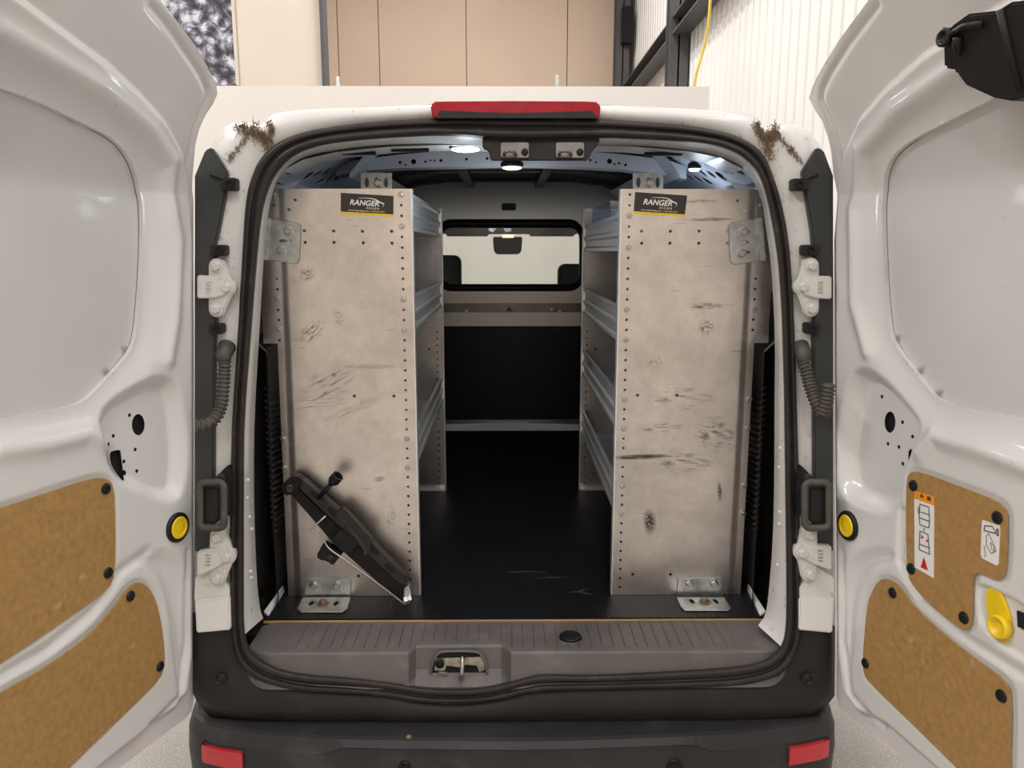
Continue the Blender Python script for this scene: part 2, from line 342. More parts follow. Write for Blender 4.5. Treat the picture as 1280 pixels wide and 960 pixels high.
# shared fastener meshes: axis +Z is out of the surface
def hexbolt(name, r, m, washer=1.55):
    b = MB(); b.lathe((0, 0, 0), (0, 0, 1), [(r * washer, 0), (r * washer, r * 0.25), (r * 1.05, r * 0.3), (r * 1.05, r * 0.34)], 14); b.lathe((0, 0, r * 0.3), (0, 0, 1), [(r, 0), (r, r * 0.7), (r * 0.85, r * 0.85)], 6)
    o = b.build(name, m); me = o.data; bpy.data.objects.remove(o); return me
def dome(name, r, m, hgt=0.45, n=12):
    b = MB(); b.lathe((0, 0, 0), (0, 0, 1), [(r, 0), (r, r * 0.12), (r * 0.85, r * hgt * 0.75), (r * 0.45, r * hgt)], n)
    o = b.build(name, m, smooth=False); me = o.data; bpy.data.objects.remove(o); return me
ROTF = Matrix(((1, 0, 0), (0, 0, -1), (0, 1, 0)))     # local +Z -> world -Y (towards the viewer)
def rot_to(n, upv=Vector((0, 0, 1))):
    n = Vector(n).normalized(); x = upv.cross(n).normalized(); y = n.cross(x)
    return Matrix((x, y, n)).transposed()
BOLT_S = hexbolt('bolt', 0.0058, BOLT); BOLT_L = hexbolt('bolt', 0.0105, BOLT, 1.35); BOLT_H = hexbolt('hinge_bolt', 0.0115, HINGE, 1.5)
RIV = dome('rivet', 0.0125, BLK); CLIP = dome('clip', 0.0045, PAINT, 0.8)
def text_mesh(s_, size, shear=0.0, bold=0.0, space=1.0):
    c = bpy.data.curves.new('text', 'FONT'); c.body = s_; c.size = size; c.shear = shear; c.offset = bold; c.space_character = space; c.extrude = 0.0003
    o = bpy.data.objects.new('text', c); COL.objects.link(o); dg = bpy.context.evaluated_depsgraph_get(); dg.update()
    me = bpy.data.meshes.new_from_object(o.evaluated_get(dg)); bpy.data.objects.remove(o)
    V = [v.co.copy() for v in me.vertices]; Fs = [tuple(p.vertices) for p in me.polygons]; bpy.data.meshes.remove(me); return V, Fs

# ================================================================== the hall
def struct(name, b, m, label=None, smooth=False):
    o = b.build(name, m, None, smooth); o['kind'] = 'structure'
    if label: o['label'] = label
    return o
HX0, HX1, HY0, HY1, HZ = -9.0, 3.45, -9.0, 22.0, 10.5
struct('floor', MB().box((HX0 - .2, HY0 - .2, -0.2), (HX1 + .2, HY1 + .2, 0)), CONC, 'speckled grey concrete hall floor')
struct('ceiling', MB().box((HX0, HY0, HZ), (HX1, HY1, HZ + 0.1)), WCEIL, 'pale hall ceiling')
struct('wall_left', MB().box((HX0 - 0.1, HY0, 0), (HX0, HY1, HZ)), WCREAM, 'cream side wall of the hall')
struct('wall_back', MB().box((HX0, HY0 - 0.1, 0), (HX1, HY0, HZ)), WCREAM, 'cream wall behind the camera')
wf = struct('wall_far', MB().box((HX0, HY1 + 0.02, 0), (HX1, HY1 + 0.15, HZ)), COLM, 'beige panelled end wall of the hall')
xs = [at(px, 60, HY1)[0] for px in (300, 423, 474, 583, 709, 768)]
for a, b in zip([HX0] + xs[1:], xs[1:] + [HX1]):     # cladding panels with open joints
    MB().box((a + 0.012, HY1 - 0.03, 0), (b - 0.012, HY1 + 0.02, HZ)).build('panel', WBEIGE, wf)
# the nearer cream wall on the left with its corner post
e = at(404, 60, 14.0)[0]
struct('wall_near_left', MB().box((HX0, 14.0, 0), (e, 14.2, HZ)), WCREAM, 'cream wall standing nearer on the left')
# low white partition in front of the van
p0, p1 = at(200, 107, 8.4), at(887, 107, 8.4)
struct('wall_partition', MB().box((p0[0] - 3, 8.4, 0), (p1[0], 8.55, p0[2])), WWHITE, 'low white partition wall in front of the van')
for px, hgt in ((423, 10), (696, 12)):
    q = at(px, 107, 8.47)
    tag(MB().box((q[0] - 0.018, 8.455, q[2]), (q[0] + 0.018, 8.485, q[2] + hgt * 8.4 / 960)).build('mounting_post', STEEL),
        'small steel stub on the white partition, %s' % ('left of the brake light' if px < 600 else 'right of centre'), 'post')
# corrugated right wall
prof = []; y = 3.0
while y < HY1:
    prof += [(HX1, y), (HX1, y + 0.20), (HX1 - 0.022, y + 0.215), (HX1 - 0.022, y + 0.285)]; y += 0.30
V = []
for x, yy in prof: V += [(x, yy, 0), (x, yy, HZ)]
b = MB().add(V, [(2 * k, 2 * k + 2, 2 * k + 3, 2 * k + 1) for k in range(len(prof) - 1)])
b.box((HX1 + 0.001, HY0, 0), (HX1 + 0.12, HY1, HZ)); b.box((HX1 - 0.01, HY0, 0), (HX1 + 0.1, 3.0, HZ))
struct('wall_right', b, WCORR, 'white ribbed metal side wall')
# steel frame of the hall
def ycol(px): return HX1 / ((ray(px, 60)[0] / ray(px, 60)[1]))
def hsec(name, label, x0, x1, y0, y1, z0, z1):
    b = MB(); t = 0.03
    b.box((x0, y0, z0), (x1, y0 + t, z1)); b.box((x0, y1 - t, z0), (x1, y1, z1)); b.box(((x0 + x1) / 2 - t / 2, y0, z0), ((x0 + x1) / 2 + t / 2, y1, z1))
    return tag(b.build(name, COLM), label, 'column')
ca = at(768, 60, 21.7)[0]; cb = at(784, 60, 21.7)[0]
hsec('steel_column', 'dark steel column against the beige end wall', ca, cb, 21.3, 21.9, 0, HZ)
yc = 15.4; hsec('steel_column', 'grey steel column on the white ribbed wall', HX1 - 0.40, HX1 - 0.04, yc - 0.35, yc, 0, HZ)
bx = at(787, 30, 21.2)
tag(bevel(MB().box((bx[0] - 0.22, 21.05, bx[2] - 0.5), (bx[0] + 0.06, 21.29, bx[2] + 0.4)).build('junction_box', BLK), 0.02), 'black box on the dark steel column by the end wall', 'box')
g0, g1 = at(893, 0, 12.6), at(787, 105, 21.6)
gz = (g0[2] + g1[2]) / 2
for ya, yb_, lb in ((6.5, yc - 0.36, 'nearer grey steel girt along the white ribbed wall'), (yc + 0.01, 21.28, 'farther grey steel girt between the two steel columns')):
    b = MB(); b.box((HX1 - 0.36, ya, gz - 0.16), (HX1 - 0.04, yb_, gz - 0.13)); b.box((HX1 - 0.36, ya, gz + 0.13), (HX1 - 0.04, yb_, gz + 0.16)); b.box((HX1 - 0.12, ya, gz - 0.13), (HX1 - 0.05, yb_, gz + 0.13))
    tag(b.build('steel_girt', COLM), lb, 'beam', 'steel girts of the hall')
cp = smoothpoly([at(888, 0, 11.6), at(886, 30, 11.6), at(880, 60, 11.7), at(872, 85, 11.7), at(867, 108, 11.7), at(864, 140, 11.7)], 2, False)
tag(MB().tube(cp, 0.022, 8).build('power_cable', CABLE, None, True), 'yellow cable hanging in front of the white ribbed wall', 'cable')
# snowy forest picture on the left
def poster_mat():
    m = bpy.data.materials.new('snowy_forest_print'); m.use_nodes = True; nt = m.node_tree; N = nt.nodes; L = nt.links; b = N['Principled BSDF']; b.inputs['Roughness'].default_value = 0.6
    tc = N.new('ShaderNodeTexCoord')
    n1 = N.new('ShaderNodeTexNoise'); n1.inputs['Scale'].default_value = 3.2; n1.inputs['Detail'].default_value = 9; n1.inputs['Roughness'].default_value = 0.75; n1.inputs['Distortion'].default_value = 1.2
    v = N.new('ShaderNodeTexVoronoi'); v.inputs['Scale'].default_value = 5.5; v.feature = 'F1'
    ad = N.new('ShaderNodeMath'); ad.operation = 'MULTIPLY_ADD'; ad.inputs[1].default_value = -0.35
    L.new(tc.outputs['Object'], n1.inputs['Vector']); L.new(tc.outputs['Object'], v.inputs['Vector']); L.new(v.outputs['Distance'], ad.inputs[0]); L.new(n1.outputs[0], ad.inputs[2])
    r = N.new('ShaderNodeValToRGB'); e = r.color_ramp.elements; e[0].position = 0.22; e[0].color = (0.04, 0.035, 0.05, 1); e[1].position = 0.47; e[1].color = (0.74, 0.77, 0.84, 1)
    k = e.new(0.31); k.color = (0.13, 0.12, 0.16, 1); k = e.new(0.38); k.color = (0.36, 0.38, 0.45, 1)
    L.new(ad.outputs[0], r.inputs[0]); L.new(r.outputs[0], b.inputs['Base Color']); return m
a, c = at(150, 106, 13.9), at(288, -20, 13.9)
po = MB().box((a[0], 13.9, a[2]), (c[0], 13.96, c[2] + 0.8)).build('wall_poster', poster_mat())
tag(po, 'large printed picture of snow covered trees on the cream wall', 'poster')
MB().box((c[0], 13.88, a[2]), (c[0] + 0.03, 13.97, c[2] + 0.8)).build('frame', WCREAM, po)
for q in (at(404, 60, 13.95),):
    tag(MB().box((q[0] - 0.03, 13.9, 0), (q[0] + 0.03, 14.22, HZ)).build('corner_post', COLM), 'thin dark post at the end of the cream wall', 'post')

# ================================================================== the van
van = thing('cargo_van', (XC, 2.0, 0), 'white cargo van with both rear doors open showing aluminium shelving inside', 'van')
SO = [(640, 147), (560, 147), (465, 152), (402, 160), (365, 169), (340, 182), (322, 202), (311, 230), (306, 260), (302, 330), (297, 420), (290, 520), (288, 600), (287, 720), (289, 789), (294, 823), (309, 844), (337, 857), (375, 866), (426, 868), (481, 871), (529, 880), (581, 881), (626, 876), (665, 866), (718, 864), (806, 862), (911, 860), (946, 855), (975, 845), (992, 825), (1002, 797), (1001, 740), (999, 600), (996, 500), (994, 427), (991, 362), (986, 297), (977, 252), (967, 220), (957, 195), (940, 179), (915, 167), (865, 157), (815, 153), (740, 148)]
SI = [(640, 176), (560, 169), (490, 172), (440, 176), (402, 181), (370, 192), (350, 210), (336, 235), (327, 270), (321, 330), (314, 420), (306, 520), (305, 600), (305, 720), (305, 789), (311, 810), (323, 823), (351, 837), (392, 843), (443, 846), (495, 853), (522, 858), (564, 861), (608, 859), (660, 845), (676, 841), (735, 843), (841, 838), (929, 832), (960, 824), (976, 810), (982, 790), (983, 740), (981, 600), (980, 500), (978, 427), (976, 375), (972, 323), (965, 279), (957, 242), (947, 215), (927, 195), (902, 184), (865, 178), (815, 175), (752, 172)]
OUT = [(640, 130), (537, 131), (490, 133), (390, 136), (345, 141), (336, 145), (330, 157), (317, 156), (302, 151), (288, 154), (277, 162), (262, 182), (250, 215), (243, 300), (241, 500), (241, 700), (241, 800), (241, 895), (330, 905), (500, 905), (640, 905), (800, 905), (950, 905), (1043, 895), (1044, 800), (1044, 700), (1044, 500), (1042, 300), (1036, 215), (1027, 185), (1017, 170), (1005, 158), (980, 152), (970, 155), (955, 157), (949, 147), (940, 143), (865, 136), (751, 131)]
JI = [(640, 186), (560, 182), (490, 182), (450, 185), (415, 190), (390, 194), (370, 202), (352, 216), (341, 237), (334, 275), (329, 330), (324, 420), (318, 520), (317, 600), (319, 680), (322, 740), (327, 772), (340, 790), (640, 800), (940, 790), (957, 772), (961, 740), (966, 680), (968, 600), (968, 520), (969, 420), (964, 330), (958, 290), (953, 250), (940, 222), (922, 206), (895, 196), (865, 190), (815, 184), (752, 183)]
NA = 288
def polar(P, c=(640, 500)):
    res = []
    P = [Vector(p) - Vector(c) for p in smoothpoly([Vector((p[0], p[1])) for p in P], 1)]
    for k in range(NA):
        a = 2 * math.pi * k / NA; d = Vector((math.cos(a), math.sin(a))); best = None
        for i in range(len(P)):
            p, q = P[i], P[(i + 1) % len(P)]; e = q - p; den = d[0] * e[1] - d[1] * e[0]
            if abs(den) < 1e-9: continue
            t = (p[0] * e[1] - p[1] * e[0]) / den; s_ = (p[0] * d[1] - p[1] * d[0]) / den
            if t > 0 and -1e-6 <= s_ <= 1 + 1e-6 and (best is None or t > best): best = t
        res.append((c[0] + d[0] * best, c[1] + d[1] * best))
    return res
pSO, pSI, pOUT, pJI = polar(SO), polar(SI), polar(OUT), polar(JI)
def lp(P, dy): return [onp(p[0], p[1], RA + dy, RB) for p in P]
def mixp(A, B, t): return [(a[0] * (1 - t) + b[0] * t, a[1] * (1 - t) + b[1] * t) for a, b in zip(A, B)]
# rear face of the body around the opening: white above, black plastic below
L0 = lp(pSO, 0.012); L1 = lp(mixp(pSO, pOUT, 0.25), 0.004); L2 = lp(mixp(pSO, pOUT, 0.55), 0.0); L3 = lp(mixp(pSO, pOUT, 0.85), 0.006); L4 = lp(pOUT, 0.03)
L5 = [Vector(((p[0] - XC) * 1.012 + XC, p[1] + 0.05, p[2] + 0.004 * (p[2] > CZ))) for p in L4]
V, Fs = loft([L0, L1, L2, L3, L4, L5])
mi = []
for k, tt in enumerate((0.12, 0.4, 0.7, 0.92, 1.0)):
    for j in range(NA): mi.append(1 if pSO[j][1] * (1 - tt) + pOUT[j][1] * tt > 768 else 0)
mesh('rear_frame', V, Fs, [PAINTD, PLBLK], van, True, mi)
# outer shell: sides and roof back to the windscreen
def shell_loop(Y, k, dz): return [Vector(((p[0] - XC) * k + XC, Y + (p[1] - 2.0) * 0.3, (p[2] - CZ) + CZ + (dz if p[2] > CZ else 0))) for p in L5]
V, Fs = loft([L5, shell_loop(2.3, 1.035, 0.03), shell_loop(3.2, 1.05, 0.05), shell_loop(4.3, 1.05, 0.05)])
mesh('body_shell', V, Fs, PAINT, van, True)
# cab: roof, lower body, pillars, windscreen, dashboard
rz = CZ + 0.46
MB().prism([(XC - 0.78, 4.28, rz), (XC + 0.78, 4.28, rz), (XC + 0.74, 5.3, rz - 0.03), (XC - 0.74, 5.3, rz - 0.03)], (0, 0, -0.06)).build('cab_roof', PAINT, van)
MB().box((XC - 0.88, 4.28, 0.25), (XC + 0.88, 6.9, 1.02)).build('front_body', PAINT, van)
for s_ in (-1, 1):
    MB().tube([(XC + s_ * 0.72, 5.25, rz - 0.06), (XC + s_ * 0.84, 6.1, 1.0)], 0.05, 8).build('windscreen_pillar', GREYTR, van, True)
MB().prism([(XC - 0.72, 5.27, rz - 0.07), (XC + 0.72, 5.27, rz - 0.07), (XC + 0.84, 6.1, 1.02), (XC - 0.84, 6.1, 1.02)], (0, 0.006, 0.004)).build('windscreen', WINGL, van)
h0 = at(640, 290, 5.1)[2]
b = MB(); b.prism([(XC - 0.72, 5.05, h0 + 0.10), (XC + 0.72, 5.05, h0 + 0.10), (XC + 0.72, 5.05, h0 - 0.01), (XC + 0.2, 5.05, h0 - 0.015), (XC - 0.2, 5.05, h0 - 0.015), (XC - 0.72, 5.05, h0 - 0.01)], (0, 0.2, 0.02)); b.build('header_trim', GREYTR, van)
for (x0, x1) in ((556, 612), (660, 720)):
    a = at(x0, 286, 4.98); c = at(x1, 295.5, 4.98)
    bevel(MB().box((a[0], 4.97, c[2]), (c[0], 5.0, a[2])).build('sun_visor', GREYTR, van), 0.012)
a, c = at(616, 296, 4.9), at(653, 318, 4.9)
o = MB().prism([(a[0] - 0.0, 4.9, a[2]), (c[0], 4.9, a[2]), (c[0] - 0.006, 4.9, c[2] + 0.02), (c[0] - 0.022, 4.9, c[2]), (a[0] + 0.022, 4.9, c[2]), (a[0] + 0.006, 4.9, c[2] + 0.02)], (0, 0.04, 0)).build('mirror', mat('mirror_black', (0.010, 0.012, 0.018), 0.5, 0, 0.6, 60), van); bevel(o, 0.006)
a, c = at(628, 293.5, 4.88), at(642, 297, 4.88)
MB().box((a[0], 4.88, c[2]), (c[0], 4.9, a[2])).build('map_lamp', MAPL, van)
for (x0, x1, yt) in ((528, 576, 319), (698, 744, 330)):
    a, c = at(x0, yt, 4.7), at(x1, yt, 4.7)
    b = MB(); P = [(p[0], p[1]) for p in roundrect(a[0], CZ - 0.62, c[0], a[2], 0.045)]
    b.prism([(p[0], 4.66, p[1]) for p in P], (0, 0.14, 0)); o = b.build('seat', DARKFAB, van); bevel(o, 0.02, 2, 50)
# ---- the rubber door seal: two lips swept around the opening
prof = [(0.0, 0.004), (0.06, -0.012), (0.22, -0.020), (0.38, -0.012), (0.44, -0.002), (0.52, -0.014), (0.70, -0.026), (0.88, -0.018), (1.0, 0.004), (1.0, 0.03)]
V, Fs = loft([lp(mixp(pSO, pSI, t), d) for t, d in prof]); mesh('door_seal', V, Fs, RUB, van, True)
# ---- jamb inside the seal
JL = [onp(p[0], p[1], RA + 0.085, RB) for p in pJI]
V, Fs = loft([lp(pSI, 0.01), lp(mixp(pSI, pJI, 0.25), 0.028), JL, [Vector((p[0] + (XC - p[0]) * -0.03, p[1] + 0.03, p[2] + (0.02 if p[2] > CZ else 0))) for p in JL]])
keep = [f for i, f in enumerate(Fs) if pSI[(i % NA)][1] < 800]
mesh('door_jamb', V, keep, PAINTD, van, True)
for px, py in ((310, 600), (309, 622), (312, 646), (315, 661), (313, 714), (314, 722), (311, 450), (312, 380), (974, 584), (975, 640), (974, 655), (972, 706), (977, 438), (975, 560)):
    inst('clip', CLIP, onp(px, py, RA + 0.035, RB), ROTF, van)
# ---- brake light on the roof edge
b = MB(); Tp = [(541, 127), (560, 126.5), (640, 126), (730, 126.5), (748, 127.5), (751, 131), (750, 147), (540, 147), (538, 131)]
o = MB().prism([onp(p[0], p[1], RA - 0.03, RB) for p in Tp], (0, 0.07, 0.004)).build('brake_light', RED, van); bevel(o, 0.004)
MB().prism([onp(p[0], p[1], RA - 0.036, RB) for p in [(550, 138), (600, 140), (640, 141), (690, 140), (740, 138.5), (746, 147.5), (545, 147.5)]], (0, 0.02, 0.0)).build('lower_shade', BLK, o)  # black piece standing for the shade on the lower lens
# ---- header above the opening with the two lock strikers
o = MB().prism([onp(p[0], p[1], RA + 0.0, RB) for p in [(603, 172), (748, 171), (750, 178), (740, 190), (735, 201), (613, 201), (611, 189), (603, 186)]], (0, 0.09, 0.01)).build('striker_housing', PLBLK, van); bevel(o, 0.003)
for x0 in (626, 695):
    b = MB(); 
    b.prism([onp(p[0], p[1], RA - 0.006, RB) for p in roundrect(x0, 178, x0 + 35, 197, 2.5, 3)], (0, 0.008, 0)); s2 = b.build('striker_plate', DULL, o)
    b = MB(); b.tube([onp(x0 + 4, 194, RA - 0.008, RB), onp(x0 + 5, 190, RA - 0.022, RB), onp(x0 + 11, 188.5, RA - 0.028, RB), onp(x0 + 17, 190, RA - 0.022, RB), onp(x0 + 19, 194, RA - 0.008, RB)], 0.0045, 8); b.build('striker_loop', DULL, o, True)
    inst('striker_bolt', dome('striker_bolt', 0.009, BLK, 0.8), onp(x0 + 30, 190, RA - 0.007, RB), ROTF, o)
# ---- dome lights
def led(px, py, wpx, Y, power):
    c = at(px, py, Y); r = wpx * Y / F / 2
    b = MB(); b.lathe(c + Vector((0, 0, 0.012)), (0, 0, -1), [(r * 0.9, -0.006), (r * 1.08, 0.0), (r * 1.08, 0.008), (r * 0.95, 0.012)], 24); o = b.build('dome_light', BLK, van, True)
    b = MB(); b.lathe(c, (0, 0, -1), [(r * 0.93, -0.002), (r * 0.88, 0.004), (r * 0.6, 0.007), (r * 0.2, 0.008)], 24); b.build('lens', LED, o, True)
    l = bpy.data.lights.new('dome_lamp', 'POINT'); l.energy = power; l.color = (0.76, 0.87, 1.0); l.shadow_soft_size = 0.03
    q = bpy.data.objects.new('dome_lamp', l); COL.objects.link(q); q.location = c + Vector((0, 0, -0.09)); q.parent = van; q.matrix_parent_inverse = Matrix.Translation(van.location).inverted()
led(582, 186, 38, 2.12, 1.2)
led(640, 209, 26, 2.47, 1.0)
led(868, 211, 15, 2.40, 0.8)
# ---- roof structure
def planeXZ(Y): return lambda u, v, w_: Vector((u, Y + w_, v))
Yb = 2.52
BT = [(420, 207), (445, 200), (500, 193), (560, 188), (640, 185.5), (720, 188), (780, 193), (835, 200), (858, 208)]; BBm = [(858, 224), (835, 219), (780, 212), (720, 208.5), (640, 206.5), (560, 208.5), (500, 210), (445, 214), (420, 220)]
P = [(at(p[0], p[1], Yb)[0], at(p[0], p[1], Yb)[2]) for p in BT + BBm]
hl = []
for px, py, rr in [(500, 203, 2), (507, 206, 1.4), (517, 202, 3.2), (532, 202, 1.6), (538, 200.5, 1.3), (543, 200.5, 1.3), (551, 200.5, 2), (583, 199, 1.8), (609, 198, 1.8), (668, 198, 1.6), (695, 199, 1.8), (738, 200, 1.6), (745, 203, 1.4), (762, 201.5, 3.2), (768, 205, 1.4), (774, 204, 1.6), (782, 206, 1.8)]:
    q = at(px, py, Yb); hl.append(circ(q[0], q[2], rr * Yb / F, 8))
plate('roof_bow', P, hl, 0.003, planeXZ(Yb), INPAINT, van)
q = [at(p[0], p[1], Yb) for p in BBm]
V, Fs = loft([q, [p + Vector((0, 0.08, 0)) for p in q]], False); mesh('roof_bow_flange', V, Fs, INPAINT, van)
MB().prism([at(p[0], p[1], Yb + 0.1) for p in BT + BBm], (0, 0.01, 0)).build('roof_bow_web', HEADLINER, van)
# header underside towards the bow
hu = [(352, 214), (380, 199), (420, 190), (490, 183), (560, 181), (640, 183), (720, 181), (790, 183), (860, 189), (900, 197), (930, 212)]
A_ = [onp(p[0], p[1], RA + 0.07, RB) for p in hu]
V, Fs = loft([A_, [p + Vector((0, 0.16, 0.004)) for p in A_], [p + Vector((0, 0.16, 0.06)) for p in A_]], False); mesh('header_panel', V, Fs, PAINTD, van)
for px, py in ((445, 185), (830, 186), (512, 181)):
    c = onp(px, py, RA + 0.13, RB) + Vector((0, 0, -0.012)); MB().box((c[0] - 0.05, c[1], c[2] - 0.004), (c[0] + 0.05, c[1] + 0.02, c[2] + 0.004)).build('slot', HOLE, van)
# roof skin and lining over the load space
zt = CZ + 0.385
b = MB(); V = []
for Y in (2.1, 2.6, 3.4, 4.3):
    for k in range(13):
        x = -0.74 + 1.48 * k / 12; V.append((XC + x, Y, zt - 0.16 * abs(x / 0.74) ** 3.5 - 0.01))
b.add(V, [(r * 13 + k, r * 13 + k + 1, (r + 1) * 13 + k + 1, (r + 1) * 13 + k) for r in range(3) for k in range(12)]); b.build('roof_lining', HEADLINER, van, True)
for Y in (3.0, 3.5, 4.0):
    MB().prism([(XC - 0.6, Y, zt - 0.075), (XC - 0.3, Y, zt - 0.045), (XC + 0.3, Y, zt - 0.045), (XC + 0.6, Y, zt - 0.075), (XC + 0.6, Y, zt - 0.04), (XC - 0.6, Y, zt - 0.04)], (0, 0.07, 0)).build('roof_bow', HEADLINER, van)
for px in (572, 690):
    x = at(px, 215, 3.0)[0]; MB().box((x - 0.02, 2.7, zt - 0.06), (x + 0.02, 4.2, zt - 0.045)).build('roof_rib', HEADLINER, van)
# side rails and upper side panels (bare painted sheet), left and right
for s_ in (-1, 1):
    X = lambda d: XC + s_ * d
    # sloping rail face with stamped holes
    o0 = Vector((X(0.66), 2.12, CZ + 0.185)); ux = Vector((0, 1, 0)); vx = Vector((X(0.49) - X(0.66), 0, 0.115)).normalized()
    nx_ = ux.cross(vx) if s_ < 0 else vx.cross(ux)
    hs = [circ(0.06 + 0.055 * k, 0.075 + 0.02 * ((k * 7) % 3 - 1), 0.017 + 0.006 * (k % 3 == 0), 10, 0.020 + 0.006 * (k % 2), 0.5) for k in range(9)]
    plate('side_rail', [(0, 0), (1.9, 0), (1.9, 0.19), (0, 0.19)], hs, 0.003, lambda u, v, w_: o0 + ux * u + vx * v + nx_ * w_, INPAINT, van)
    MB().tube([(X(0.655), 2.32, CZ + 0.165), (X(0.665), 4.2, CZ + 0.165)], 0.028, 10).build('rail_bead', INPAINT, van, True)
    MB().prism([(X(0.67), 2.08, CZ + 0.17), (X(0.67), 4.22, CZ + 0.17), (X(0.76), 4.22, CZ - 0.12), (X(0.745), 2.08, CZ - 0.12)], (s_ * 0.004, 0, 0)).build('upper_side_panel', INPAINT, van)
    MB().prism([(X(0.745), 2.08, CZ - 0.12), (X(0.76), 4.22, CZ - 0.12), (X(0.78), 4.22, ZF - 0.02), (X(0.78), 2.08, ZF - 0.02)], (s_ * 0.004, 0, 0)).build('lower_side_panel', TRIMG, van)
    # gusset plate and corner sheet seen over the shelving
    MB().prism([(X(0.72), 2.2, CZ + 0.20), (X(0.60), 2.45, CZ + 0.265), (X(0.66), 2.2, CZ + 0.13)], (0, 0.004, 0)).build('gusset', PAINTD, van)
    MB().prism([(X(0.43), 2.40, CZ + 0.30), (X(0.43), 2.62, CZ + 0.30), (X(0.50), 2.62, CZ + 0.215), (X(0.50), 2.40, CZ + 0.215)], (0, 0, 0.01)).build('bow_end', INPAINT, van)
    # black plastic quarter trim with slanted louvres
    z0, z1 = ZF + 0.0, CZ - 0.245
    tr = [(X(0.675), 2.055), (X(0.715), 2.16), (X(0.725), 2.95)]
    V = []; 
    for x, Y in tr: V += [(x, Y, z0), (x + s_ * 0.0, Y, z0 + 0.35), (x - s_ * 0.006, Y, z1 - 0.03), (x + s_ * 0.03, Y + 0.01, z1)]
    qt = mesh('quarter_trim', V, [(4 * k + j, 4 * k + j + 1, 4 * k + 5 + j, 4 * k + 4 + j) for k in range(2) for j in range(3)], TRIMG, van)
    for k in range(24):
        z = CZ - 0.40 - 0.0185 * k
        MB().prism([(X(0.706), 2.17, z), (X(0.706), 2.46, z - 0.03), (X(0.722), 2.46, z - 0.024), (X(0.722), 2.17, z + 0.006)], (0, 0, 0.006)).build('louvre', TRIMG, qt)
    # white floor flange beside the mat
    pf = [atz(330, 764, ZF + 0.012), atz(336, 769, ZF + 0.002), at(356, 741, 2.16), at(354, 731, 2.16)] if s_ < 0 else [atz(957, 764, ZF + 0.012), atz(950, 769, ZF + 0.002), at(933, 741, 2.16), at(935, 729, 2.16)]
    MB().prism(pf, (0, 0, -0.006)).build('floor_flange', PAINTD, van)
# ---- scuff plate
cols = []
ribx = [XC - 0.575 + 0.0295 * k for k in range(40)]
xsL = atz(311, 808, ZF - 0.008)[0]; xsR = atz(982, 808, ZF - 0.008)[0]
allx = sorted(set([xsL + (xsR - xsL) * k / 90 for k in range(91)] + [x + d for x in ribx for d in (-0.0022, 0, 0.0022)]))
xr0, xr1 = atz(516, 806, ZF)[0], atz(633, 806, ZF)[0]
V = []; NR = 12
for x in allx:
    c = float(sst(-0.012, 0.012, np.array(x - xr0)) * (1 - sst(-0.012, 0.012, np.array(x - xr1))))
    sw = float(sst(-0.10, 0.02, np.array(x - xr0)) * (1 - sst(-0.02, 0.12, np.array(x - xr1))))
    ed = min(x - xsL, xsR - x); er = max(0.0, 1 - ed / 0.07)
    yb = 1.987 - 0.02 * max(0, 1 - ed / 0.03); dip = 0.05 * er ** 3
    yt = 1.822 + 0.035 * c + 0.03 * er ** 2; g = 0.0022 if min(abs(x - r) for r in ribx) < 1e-6 else 0.0
    top = ZF - 0.010
    rib_end = yt + 0.022 + 0.0 * c
    rows = [(yb, top), (yb - 0.008, top), (yb - 0.012, top - g), (rib_end + 0.004, top - g), (rib_end, top), (yt + 0.006, top - 0.001), (yt, top - 0.006), (yt - 0.012, top - 0.055 - 0.005 * c), (yt - 0.018 - 0.004 * c, top - 0.078 + 0.004 * c), (yt - 0.026 - 0.02 * c, top - 0.086 - 0.004 * c), (1.808 + 0.01 * er, top - 0.092 - 0.016 * sw + dip), (1.835, top - 0.105 - 0.012 * sw)]
    V += [(x, Y, z - (0 if k < 7 else -dip * 0.4)) for k, (Y, z) in enumerate(rows)]
scuff = mesh('scuff_plate', V, [(k * NR + j, k * NR + j + 1, (k + 1) * NR + j + 1, (k + 1) * NR + j) for k in range(len(allx) - 1) for j in range(NR - 1)], PLGREY, van)
q = atz(713, 797, ZF - 0.010)
MB().lathe(q, (0, 0, 1), [(0.036, -0.002), (0.036, 0.002), (0.033, 0.003), (0.031, 0.0)], 28).build('cap_ring', PLGREY, scuff, True)
MB().lathe(q + Vector((0, 0, 0.0005)), (0, 0, 1), [(0.029, 0), (0.029, 0.005), (0.025, 0.007), (0.01, 0.0075)], 24).build('cap', BLK, scuff, True)
# latch well: arch shaped pocket with striker
Yw = 1.842
well = [(538, 842), (541, 828), (546, 818), (553, 814), (595, 814), (602, 818), (607, 830), (609, 842)]
o = MB().prism([at(p[0], p[1], Yw - 0.002) for p in well], (0, 0.002, 0)).build('latch_well', HOLE, scuff)
rim = [at(p[0], p[1], Yw - 0.006) for p in smoothpoly([Vector(p) for p in well], 2, False)]
MB().tube(rim, 0.0035, 8).build('well_rim', PLGREY, scuff, True)
MB().prism([at(p[0], p[1], Yw - 0.007) for p in [(545, 823), (604, 821), (606, 838), (599, 840), (596, 832), (583, 831), (574, 834), (558, 832), (556, 838), (543, 838)]], (0, 0.004, 0)).build('striker_plate', mat('striker_metal', (0.50, 0.47, 0.38), 0.4, 1, 0.25, 60), scuff)
MB().tube([at(578, 820, Yw - 0.016), at(578, 826, Yw - 0.024), at(577.5, 842, Yw - 0.03), at(577, 846, Yw - 0.02)], [0.004, 0.0055, 0.0055, 0.009], 10).build('striker_bar', STEEL, scuff, True)
